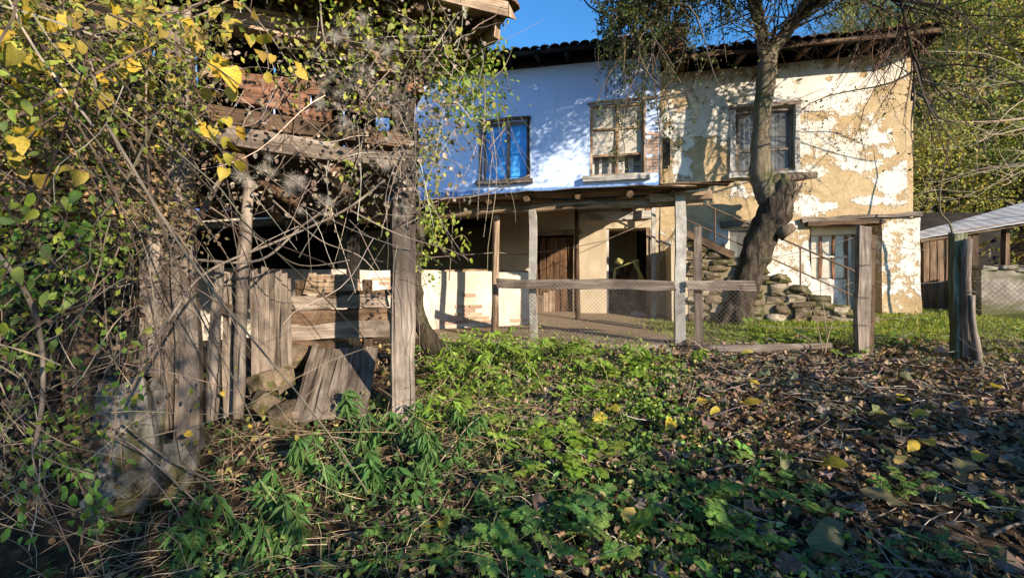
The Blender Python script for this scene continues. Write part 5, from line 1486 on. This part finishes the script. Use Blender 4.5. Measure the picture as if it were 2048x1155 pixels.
# mass of small leaves and dead leaves in the tangle
def cloud(root, name, n, px, py, Y, size, cols, tmpl=L_SIMPLE, mat='leafcol', clump=None):
    if clump:
        c = region_pts(clump[0], *px, *py, *Y); p = c[rng.integers(0, clump[0], n)] + rng.normal(0, clump[1], (n, 3)) * [1, .8, 1]
    else: p = region_pts(n, *px, *py, *Y)
    p = p[p[:, 1] > 1.35]; n = len(p)
    return leaf_object(name, root, tmpl, p, unit(rng.normal(0, 1, (n, 3)) + [0, -.1, -.7]), unit(rng.normal(0, .7, (n, 3)) + [.3, -.7, .5]), rng.uniform(*size, n), pick(cols, n, .22), mat)
cloud(v1, 'foliage', 6200, (-330, 420), (-60, 270), (1.8, 2.7), (.02, .045), YGR + [(.36, .27, .05), (.17, .16, .04), (.12, .13, .035), (.20, .14, .06)], clump=(190, .08))
cloud(v1, 'foliage', 1400, (-330, 230), (250, 620), (1.8, 2.6), (.02, .045), YGR + GRN[:2], clump=(60, .08))
cloud(v1, 'foliage', 650, (-140, 260), (420, 1000), (1.8, 2.6), (.02, .05), GRN + YGR[:2], clump=(50, .08))
cloud(v1, 'dead_foliage', 3400, (-330, 235), (-60, 1000), (2.1, 2.9), (.02, .055), [(.09, .06, .038), (.13, .09, .055), (.06, .042, .03), (.17, .125, .08)], L_CURL, 'drycol', clump=(300, .12))
# big single canes
def cane(root, pts, r0, r1, mat='wood_grey'):
    ps, rad = interp([P(*p) for p in pts], [r0 + (r1 - r0) * i / (len(pts) - 1) for i in range(len(pts))], 6)
    mm = MB(); mm.tube(ps, rad, 6, .1); return mm.build('cane', M[mat], root)
cane(v1, [(-20, 490, 1.8), (50, 580, 1.85), (82, 680, 1.9), (85, 800, 1.9), (68, 900, 1.9)], .012, .008)
cane(v1, [(250, 800, 2.4), (350, 620, 2.5), (420, 540, 2.7), (560, 480, 3.0), (690, 420, 3.2), (770, 360, 3.3)], .007, .010)
cane(v1, [(395, 520, 2.8), (520, 520, 2.9), (600, 455, 3.1), (670, 400, 3.2), (712, 330, 3.3), (735, 230, 3.4)], .010, .005)
cane(v1, [(140, 60, 2.0), (250, 50, 2.2), (330, 30, 2.4), (420, 0, 2.5)], .008, .005)
cane(v1, [(150, 60, 2.1), (185, 140, 2.15), (200, 260, 2.2), (195, 380, 2.3), (205, 520, 2.3), (215, 690, 2.3)], .007, .004)
cane(v1, [(0, 340, 1.9), (90, 400, 2.0), (150, 470, 2.1), (190, 550, 2.1)], .004, .003)
cane(v1, [(330, 930, 2.4), (200, 860, 2.3), (280, 900, 2.35), (400, 1010, 2.4)], .006, .004)
cane(v1, [(240, 840, 2.35), (320, 905, 2.4), (430, 965, 2.5)], .007, .004)
tangle(v1, 150, (250, 420), (60, 700), (2.55, 2.85), (.15, .55), (.0012, .003), dirb=(0, 0, -.5), wob=.25)
cloud(v1, 'dead_foliage', 900, (230, 410), (40, 480), (2.6, 2.9), (.02, .045), [(.11, .075, .045), (.17, .12, .07), (.22, .19, .07)], L_CURL, 'drycol', clump=(60, .07))
# second vine: clematis over the loft and the eave
v2 = thing('clematis_vine', 'clematis with fluffy grey seed heads hanging from the barn eave and loft', 'vine', (-.9, 3.5, .6))
tangle(v2, 190, (390, 980), (-60, 330), (2.9, 3.6), (.2, .65), (.0014, .0032), [(.33, .27, .22), (.25, .2, .16), (.42, .36, .30), (.17, .13, .1)])
tangle(v2, 36, (560, 860), (150, 480), (2.9, 3.5), (.4, 1.0), (.0018, .004), [(.33, .27, .22), (.42, .36, .30)], dirb=(0, 0, -.5))
tangle(v2, 26, (770, 850), (120, 560), (3.2, 3.6), (.3, .8), (.0018, .004), [(.20, .16, .13), (.30, .25, .2)], dirb=(0, 0, -.8))
tangle(v2, 40, (850, 1010), (60, 320), (3.5, 4.0), (.4, 1.0), (.0018, .0045), [(.30, .25, .18), (.36, .3, .24)], dirb=(.1, 0, -1.2))
for pts in ([(480, 0, 2.9), (560, 100, 3.0), (600, 200, 3.1), (560, 330, 3.2), (480, 400, 3.2)], [(640, 0, 3.0), (660, 110, 3.1), (760, 240, 3.3), (800, 330, 3.4), (790, 420, 3.4)], [(720, 0, 3.1), (640, 90, 3.1), (560, 200, 3.1), (470, 300, 3.1)],
            [(400, 400, 3.0), (520, 480, 3.1), (600, 530, 3.1), (700, 520, 3.2)], [(545, 400, 3.0), (640, 480, 3.1), (730, 520, 3.2), (800, 620, 3.3)], [(700, 420, 3.1), (800, 470, 3.3), (900, 500, 3.6), (940, 520, 3.7)], [(1060, 350, 3.4), (960, 390, 3.5), (880, 400, 3.4), (800, 440, 3.3)], [(960, 40, 3.7), (970, 200, 3.6), (960, 330, 3.6), (955, 440, 3.6)]):
    cane(v2, pts, .006, .003)
cloud(v2, 'foliage', 1500, (560, 900), (-60, 150), (3.0, 3.7), (.03, .06), YGR + [(.40, .36, .07)], clump=(80, .10))
cloud(v2, 'foliage', 1300, (860, 990), (80, 235), (3.5, 4.0), (.03, .06), YGR + GRN[:2], clump=(55, .10))
cloud(v2, 'foliage', 130, (660, 760), (180, 460), (3.2, 3.5), (.03, .055), YGR, clump=(26, .08))
cloud(v2, 'foliage', 420, (836, 880), (260, 560), (3.6, 3.9), (.03, .055), YGR, clump=(20, .06))
cloud(v2, 'dead_foliage', 2800, (370, 940), (-40, 400), (3.0, 3.7), (.02, .05), [(.20, .16, .12), (.28, .23, .18), (.13, .1, .075)], L_CURL, 'drycol', clump=(90, .10))
vine_leaves(v2, [(905, 60, 3.3, 40, 30, 8, .08), (790, 60, 3.1, 40, 30, 10, .075), (890, 230, 3.6, 30, 50, 9, .08), (940, 170, 3.7, 30, 40, 10, .08), (700, 100, 3.1, 60, 40, 10, .07), (720, 210, 3.2, 30, 30, 8, .08), (880, 310, 3.7, 20, 40, 8, .075), (858, 430, 3.8, 10, 60, 8, .08)], HEARTS + OVALS, YGR + [(.42, .42, .08)])
# seed heads: fluffy balls of hairs
def seed_head_mesh(seed):
    r = np.random.default_rng(seed); n = 190
    d = unit(r.normal(size=(n, 3))); t = np.linspace(0, 1, 4)[None, :, None]
    p = d[:, None] * t + r.normal(0, .42, (n, 1, 3)) * t ** 2
    v, f = tube_batch(p, np.full((n, 4), .012) * np.linspace(1, .5, 4)[None], 3)
    me = mesh_np('seed_head', v, f, np.tile([[.42, .39, .34]], (len(v), 1))); me.materials.append(M['drycol']); return me
SH = [seed_head_mesh(k) for k in range(3)]
for (px, py, Y, cnt, sp) in ((690, 50, 3.1, 12, 25), (720, 110, 3.1, 10, 30), (660, 180, 3.1, 6, 20), (590, 370, 3.1, 6, 18), (540, 340, 3.1, 4, 15), (800, 70, 3.2, 8, 30), (780, 200, 3.3, 8, 30), (640, 410, 3.2, 3, 12), (760, 320, 3.3, 4, 20), (800, 420, 3.4, 4, 15), (700, 250, 3.2, 5, 25), (490, 350, 3.0, 2, 10)):
    for _ in range(cnt):
        s = rnd.uniform(.02, .042)
        instance('seed_head', rnd.choice(SH), v2, Matrix.Translation(P(px + rnd.gauss(0, sp), py + rnd.gauss(0, sp), Y + rnd.gauss(0, .06))) @ Matrix.Rotation(rnd.uniform(0, 6), 4, V(1, 1, 0)) @ Matrix.Diagonal((s, s, s * 1.1, 1)))
# small leafy sapling at the parapet
sp_ = thing('leafy_sapling', 'bright green leafy shoot in front of the dark porch opening', 'sapling', P(880, 600, 4.3))
for pts in ([(898, 560, 4.3), (902, 510, 4.3), (905, 450, 4.3), (900, 420, 4.3)], [(902, 510, 4.3), (880, 495, 4.25), (862, 480, 4.25)], [(903, 480, 4.3), (925, 470, 4.3), (938, 485, 4.3)]): cane(sp_, pts, .006, .003, 'bark_light')
vine_leaves(sp_, [(900, 445, 4.3, 14, 18, 18, .07), (870, 485, 4.25, 14, 14, 14, .07), (918, 485, 4.3, 16, 16, 18, .07), (885, 470, 4.3, 18, 16, 12, .07)], OVALS, [(.34, .40, .06), (.24, .34, .05), (.40, .44, .08)])

# ------------------------------------------------------------------ ground vegetation
def gpts(n, x0, x1, y0, y1, keep=None):
    x = rng.uniform(x0, x1, n); y = rng.uniform(y0, y1, n)
    if keep is not None:
        k = np.array([rng.random() < keep(a, b) for a, b in zip(x, y)]); x, y = x[k], y[k]
    z = np.array([ground(a, b) for a, b in zip(x, y)])
    return np.stack([x, y, z], 1)
nz = lambda x, y, f, s=0: noise.noise(V(x * f, y * f, s))
# brown leaf litter
lk = lambda x, y: (smooth(-.6, .9, x) * .9 + .12) * (1 if y < 5.9 else .15) * (.55 + .8 * (nz(x, y, 1.3, 4) + .3))
p = gpts(30000, -2.2, 7.5, 1.7, 6.3, lk); n = len(p); p[:, 2] += rng.uniform(.004, .035, n)
leaf_object('leaf_litter', None, L_CURL, p, unit(rng.normal(0, 1, (n, 3)) * [1, 1, .25]), unit(rng.normal(0, .45, (n, 3)) + [0, 0, 1]), rng.uniform(.02, .09, n),
            pick([(.19, .12, .075), (.27, .18, .11), (.14, .09, .06), (.36, .26, .165), (.24, .17, .12), (.30, .20, .08)], n, .25), 'drycol')
p = gpts(2200, -.4, 7.2, 1.7, 5.8, lk); n = len(p); p[:, 2] += rng.uniform(.02, .06, n)
leaf_object('broad_leaf_litter', None, bend(L_CURL, 77, .35), p, unit(rng.normal(0, 1, (n, 3)) * [1, 1, .3]), unit(rng.normal(0, .5, (n, 3)) + [0, 0, 1]), rng.uniform(.08, .15, n),
            pick([(.15, .10, .07), (.21, .15, .10), (.11, .08, .06), (.26, .20, .15), (.16, .15, .08)], n, .25), 'drycol')
# twigs and dry stalks on the soil
p = gpts(1800, -.6, 7, 1.8, 6.2, lambda x, y: smooth(-.4, 1.2, x)); n = len(p); p[:, 2] += rng.uniform(.01, .06, n)
d = unit(rng.normal(0, 1, (n, 3)) * [1, .8, .12])
pa = twig_paths(n, p, d, rng.uniform(.10, .5, n), .0, .13, 6)
twig_object('fallen_twigs', None, pa, tapered(n, 6, rng.uniform(.0016, .0045, n), .6), pick([(.22, .175, .14), (.30, .25, .21), (.14, .11, .09), (.38, .33, .28)], n, .25))
# single larger sticks
for k in range(26):
    x = rnd.uniform(.5, 4.2); y_ = rnd.uniform(2.1, 5.2); a = rnd.uniform(0, 3.14); L = rnd.uniform(.35, 1.0)
    if x / y_ > 1.2: continue
    c = [V(x + math.cos(a) * L * (t_ - .5) + rnd.gauss(0, .012), y_ + math.sin(a) * L * (t_ - .5), 0) for t_ in np.linspace(0, 1, 6)]
    for q in c: q.z = ground(q.x, q.y) + .03
    mm = MB(); mm.tube(c, np.linspace(.011, .005, 6) * rnd.uniform(.7, 1.3), 6, .2)
    tag(mm.build('fallen_stick', M['wood_grey']), 'dry grey stick lying on the leaf litter', 'stick', 'sticks fallen in the garden')
# yellow and large brown leaves lying singly
ylist = [(1785, 878, .24), (1700, 958, .20), (1525, 823, .15), (1410, 820, .15), (1508, 718, .13), (1350, 860, .18), (1240, 842, .13), (1215, 855, .14), (1832, 905, .14), (1860, 850, .12), (1870, 915, .12), (1745, 845, .12), (1660, 795, .1), (1790, 812, .12), (1970, 930, .12), (1520, 786, .1), (1480, 824, .1), (1440, 836, .1), (1815, 870, .14), (1810, 937, .12), (1990, 795, .14), (1240, 1055, .13), (885, 1090, .1), (845, 1085, .12), (1245, 930, .2), (1690, 1110, .2), (1640, 930, .15), (1720, 1010, .22), (1920, 970, .18), (1690, 1080, .15)]
for k, (px, py, s) in enumerate(ylist):
    # walk the view ray down to the soil
    Y = 1.6
    while Y < 9 and P(px, py, Y).z > ground(P(px, py, Y).x, Y) + .03: Y += .01
    c = P(px, py, Y)
    colr = jitcol(rnd.choice([(.66, .48, .06), (.60, .42, .05), (.62, .50, .12)]), .1) if k < 24 else jitcol((.20, .19, .09))
    me = rnd.choice(CURLS + OVALS)
    o_ = instance('fallen_leaf', me, None, leaf_matrix(c + V(0, 0, .085), V(rnd.gauss(0, 1), rnd.gauss(0, .6), rnd.gauss(.05, .1)), V(rnd.gauss(0, .25), -.35 + rnd.gauss(0, .25), 1), s), colr)
    if k < 24: tag(o_, 'yellow autumn leaf lying on the brown leaf litter', 'leaf', 'yellow leaves fallen in the garden')
    else: tag(o_, 'large olive brown leaf lying flat on the litter', 'leaf', 'olive brown leaves fallen in the garden')
# grass on the right and by the house
def gk(x, y): return greenness(x, y) * (.5 + .9 * (nz(x, y, 1.1, 8) + .35))
p = gpts(42000, 1.9, 8.6, 4.8, 8.7, gk); p = p[(p[:, 0] / p[:, 1]) < 1.3]; n = len(p)
leaf_object('grass', None, L_BLADE, p, unit(rng.normal(0, .55, (n, 3)) * [1, 1, .2] + [0, 0, 1]), rand_dirs(n), np.stack([rng.uniform(.006, .012, n), rng.uniform(.025, .075, n), rng.uniform(.03, .07, n)], 1),
            pick([(.30, .35, .045), (.22, .28, .04), (.38, .40, .07), (.38, .34, .11)], n))
p = gpts(6000, 1.9, 8.2, 4.9, 8.6, gk); p = p[(p[:, 0] / p[:, 1]) < 1.3]; n = len(p); p[:, 2] += rng.uniform(.0, .06, n)
leaf_object('clover', None, L_HEART, p, rand_dirs(n, -.1), rand_dirs(n, 1.6), rng.uniform(.02, .045, n), pick([(.12, .20, .03), (.17, .26, .04), (.09, .14, .025)], n))
# ivy and small ground cover in the foreground
ik = lambda x, y: smooth(1.6, .3, x) * (.35 + 1.1 * (nz(x, y, 1.6, 15) + .25)) * smooth(4.6, 3.4, y) + .03 * (x < 4) + .5 * smooth(-.6, .2, x) * smooth(2.2, 1.2, x) * smooth(5.6, 5.2, y)
p = gpts(9000, -2.4, 4.2, 1.7, 5.8, ik); n = len(p); p[:, 2] += rng.uniform(.01, .09, n)
leaf_object('ground_ivy', None, L_HEART, p, rand_dirs(n, -.2), rand_dirs(n, 1.2), rng.uniform(.025, .055, n), pick([(.045, .10, .032), (.06, .12, .035), (.035, .075, .03), (.08, .15, .035)], n))
# dry straw on the bank and lower left
p = np.concatenate([gpts(1300, -2.3, .2, 2.1, 3.9, lambda x, y: .75), gpts(900, -.9, .9, 3.2, 5.4, lambda x, y: .7)]); n = len(p); p[:, 2] += rng.uniform(0, .10, n)
pa = twig_paths(n, p, unit(rng.normal(0, 1, (n, 3)) * [1, .8, .3] + [0, -.2, .18]), rng.uniform(.15, .6, n), .25, .22, 6)
twig_object('dry_straw', None, pa, tapered(n, 6, rng.uniform(.001, .0026, n), .5), pick([(.36, .27, .16), (.44, .35, .22), (.26, .19, .12), (.20, .14, .09)], n, .25))

# mixed small weeds on the bank
wk = lambda x, y: smooth(-1.3, -.6, x) * smooth(2.0, .9, x) * smooth(3.0, 3.6, y) * (.25 + 1.3 * (nz(x, y, 2.1, 21) + .22))
cw = gpts(750, -1.3, 2.0, 3.0, 5.95, wk)
p = cw[rng.integers(0, len(cw), 8500)] + rng.normal(0, 1, (8500, 3)) * [.06, .06, 0]; n = len(p); p[:, 2] += rng.gamma(1.6, .045, n)
leaf_object('small_weeds', None, L_SIMPLE, p, rand_dirs(n, .1), rand_dirs(n, 1.0), rng.uniform(.018, .05, n), pick([(.20, .32, .045), (.27, .38, .06), (.14, .25, .04), (.33, .38, .08), (.10, .18, .035)], n, .22))
p = gpts(2600, -2.0, 2.2, 2.0, 5.6); n = len(p); p[:, 2] += rng.uniform(.01, .1, n)
leaf_object('dead_leaves', None, L_CURL, p, rand_dirs(n), rand_dirs(n, .8), rng.uniform(.02, .06, n), pick([(.22, .15, .09), (.30, .22, .14), (.14, .095, .06), (.33, .27, .1)], n, .25), 'drycol')

p = gpts(300, -1.6, 2.6, 1.9, 3.4, lambda x, y: smooth(2.4, .8, x)); p = p[rng.integers(0, len(p), 3200)] + rng.normal(0, 1, (3200, 3)) * [.05, .05, 0]; n = len(p); p[:, 2] += rng.gamma(1.6, .035, n)
leaf_object('shade_weeds', None, L_OVAL, p, rand_dirs(n, .1), rand_dirs(n, 1.0), rng.uniform(.02, .055, n), pick([(.12, .24, .06), (.16, .30, .07), (.09, .17, .05), (.20, .28, .07)], n, .22))

# lobed herbs: every plant a thing with its leaves
CL = []
for k in range(5):
    v, f = compound_leaf(k, 4 if k < 3 else 3)
    me = bpy.data.meshes.new('leaf'); me.from_pydata(v, [], f); me.update(); me.materials.append(M['leafobj']); CL.append(me)
ORD = 'first second third fourth fifth sixth seventh eighth ninth tenth eleventh twelfth thirteenth fourteenth fifteenth sixteenth'.split()
ROWS = {}
def row_labels(spots, rows, text):
    """label each plant by its row (from what it grows beside) and its order from the left"""
    out = {}
    for (y0, y1, where) in rows:
        inrow = sorted([q for q in spots if y0 <= q[1] < y1])
        for k, q in enumerate(inrow): out[q] = f'{ORD[k]} {text} from the left {where}'
    return out
def herb(px, py, wide, n, c, label, group, up=.6):
    Y = 1.4
    while Y < 9 and P(px, py, Y).z > ground(P(px, py, Y).x, Y): Y += .01
    b = P(px, py, Y); b.z = ground(b.x, b.y)
    rt = thing('leafy_herb', label, 'plant', b, group)
    L = wide * Y / 900 * .5
    mm = MB()
    for k in range(n):
        a = 6.283 * k / n + rnd.uniform(-.4, .4); el = rnd.uniform(.15, 1.0) * up
        stl = L * rnd.uniform(.35, 1.0)
        d = V(math.cos(a), math.sin(a), el * 1.3).normalized()
        e = b + d * stl * .9 + V(0, 0, .02)
        mm.tube([b + V(0, 0, -.01), b.lerp(e, .5) + V(0, 0, stl * .12), e], [.003, .0025, .002], 4, 0, False)
        s = L * rnd.uniform(.65, 1.05)
        instance('leaf', rnd.choice(CL), rt, leaf_matrix(e, V(d.x, d.y, .15 + rnd.gauss(0, .2)), V(-d.x * .3, -d.y * .3 - .25, 1), s), jitcol(c, .16))
    mm.build('stalk', M['leafobj'], rt).color = (.12, .18, .04, 1)
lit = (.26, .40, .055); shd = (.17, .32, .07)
LB1 = 'bright lobed leaf herb on the sunlit bank'; LB2 = 'green lobed leaf herb in the shaded foreground litter'
H1 = ((1050, 900, 130), (1000, 880, 90), (1105, 945, 110), (1180, 945, 120), (1195, 900, 110), (1160, 880, 90), (1090, 740, 120), (1130, 725, 110), (1060, 780, 90), (980, 700, 100), (1010, 740, 90), (1040, 790, 80), (1240, 760, 90), (1280, 745, 90), (1200, 755, 90), (960, 810, 100), (900, 760, 90), (870, 720, 80), (1150, 810, 80), (950, 760, 80), (1000, 820, 70), (1210, 800, 70), (900, 830, 80), (1320, 740, 70), (940, 720, 90), (860, 800, 70))
lab = row_labels(H1, ((0, 745, 'just below the porch floor edge'), (745, 785, 'high on the sunlit bank'), (785, 850, 'halfway down the sunlit bank'), (850, 2000, 'at the foot of the sunlit bank')), 'bright lobed herb')
for (px, py, w) in H1:
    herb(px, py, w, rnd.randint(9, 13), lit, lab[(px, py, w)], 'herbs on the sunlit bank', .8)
H2 = ((1310, 955, 110), (1270, 1000, 110), (1340, 1010, 90), (1530, 940, 100), (1100, 1030, 120), (1040, 1060, 100), (960, 1050, 100), (1080, 1120, 130), (1160, 1130, 140), (1230, 1110, 120), (1400, 1020, 140), (1450, 1060, 150), (1500, 1090, 150), (1380, 1080, 120), (1580, 1010, 130), (1640, 1040, 110), (1440, 1140, 150), (1340, 1130, 110), (2020, 1040, 140), (1810, 990, 110), (1790, 1000, 90), (1700, 1130, 90), (930, 1130, 110), (860, 1120, 100), (720, 1140, 120), (1560, 1120, 90), (1000, 1130, 100), (1190, 1030, 90), (1850, 1120, 100), (1970, 1140, 110), (780, 1090, 100), (1480, 1000, 100))
lab = row_labels(H2, ((0, 1005, 'where brown litter meets the greenery'), (1005, 1085, 'across the shaded foreground'), (1085, 2000, 'along the bottom edge')), 'shaded lobed herb')
for (px, py, w) in H2:
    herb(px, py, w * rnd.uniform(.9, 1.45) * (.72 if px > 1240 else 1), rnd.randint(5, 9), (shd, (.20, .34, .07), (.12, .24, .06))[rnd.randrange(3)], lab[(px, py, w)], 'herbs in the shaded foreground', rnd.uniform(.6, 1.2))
H3 = ((1460, 680, 60), (1520, 690, 70), (1580, 690, 60), (1640, 680, 60), (1500, 660, 50), (1760, 690, 60), (1800, 700, 70), (1700, 720, 60), (1420, 690, 50), (1850, 690, 50))
lab = row_labels(H3, ((0, 2000, 'in the mossy grass before the house'),), 'low herb')
for (px, py, w) in H3:
    herb(px, py, w, 8, lit, lab[(px, py, w)], 'herbs in the grass', .6)
# upright stems with narrow drooping leaves
def droop_plant(px, py, hpx, n, c, label, group, nst=3):
    Y = 1.4
    while Y < 9 and P(px, py, Y).z > ground(P(px, py, Y).x, Y): Y += .01
    b = P(px, py, Y); b.z = ground(b.x, b.y)
    rt = thing('drooping_herb', label, 'plant', b, group)
    h_ = hpx * Y / 900
    P_ = []; D_ = []
    for q in range(nst):
        top = b + V(rnd.gauss(0, .3) * h_, rnd.gauss(0, .2) * h_, h_ * rnd.uniform(.75, 1.1)); mid = b.lerp(top, .5) + V(rnd.gauss(0, .08), 0, .04) * h_
        ps, rr_ = interp([b, mid, top], [.005, .004, .002], 4); mm = MB(); mm.tube(ps, rr_, 4, 0, False); o_ = mm.build('stem', M['leafobj'], rt); o_.color = (.14, .18, .06, 1)
        for k in range(n):
            t_ = rnd.uniform(.25, 1); i = min(len(ps) - 1, int(t_ * (len(ps) - 1))); a = rnd.uniform(0, 6.28)
            P_.append(ps[i]); D_.append(V(math.cos(a), math.sin(a), -.7 + rnd.gauss(0, .3)))
    nn_ = len(P_)
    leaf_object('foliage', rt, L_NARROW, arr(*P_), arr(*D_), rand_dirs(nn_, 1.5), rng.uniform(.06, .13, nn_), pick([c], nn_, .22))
H4 = ((860, 930, 110), (730, 920, 100), (690, 1010, 120), (560, 1060, 130), (900, 960, 120), (620, 960, 110), (460, 1120, 140), (760, 1000, 110), (520, 1130, 120), (380, 1140, 110), (800, 900, 100), (700, 860, 80), (840, 1020, 110), (600, 1110, 120), (960, 900, 80))
lab = row_labels(H4, ((0, 965, 'beside the bare barn post'), (965, 1070, 'in the shade before the barn'), (1070, 2000, 'at the lower left edge')), 'dark narrow leaved herb')
for (px, py, h_) in H4:
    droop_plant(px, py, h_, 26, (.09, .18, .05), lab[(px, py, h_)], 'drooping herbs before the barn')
H5 = ((970, 735, 90), (1000, 745, 80), (930, 790, 90), (870, 770, 80), (1060, 760, 70), (1290, 740, 60), (1400, 730, 40), (900, 870, 80), (850, 850, 70))
lab = row_labels(H5, ((0, 2000, 'on the sunlit bank'),), 'pale upright narrow leaved herb')
for (px, py, h_) in H5:
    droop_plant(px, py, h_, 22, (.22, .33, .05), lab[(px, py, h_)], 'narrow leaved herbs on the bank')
# dry upright stalks near the kerb
for k, (px, py, h_, dx) in enumerate(((1645, 690, 110, -35), (1655, 690, 90, -10), (1360, 880, 120, 30), (1650, 700, 70, 20))):
    b = P(px, py, 5.3 if py < 800 else 3.7); mm = MB(); ps, rr_ = interp([b - V(0, 0, .05), P(px + dx * .4, py - h_ * .5, b.y), P(px + dx, py - h_, b.y)], [.006, .005, .002], 5); mm.tube(ps, rr_, 5)
    tag(mm.build('dry_stalk', M['wood_tan']), ['tallest dry stalk leaning left at the kerb log end', 'dry stalk upright at the kerb log end', 'lone thin stalk standing in the middle of the litter', 'short dry stalk leaning right at the kerb log end'][k], 'stalk')
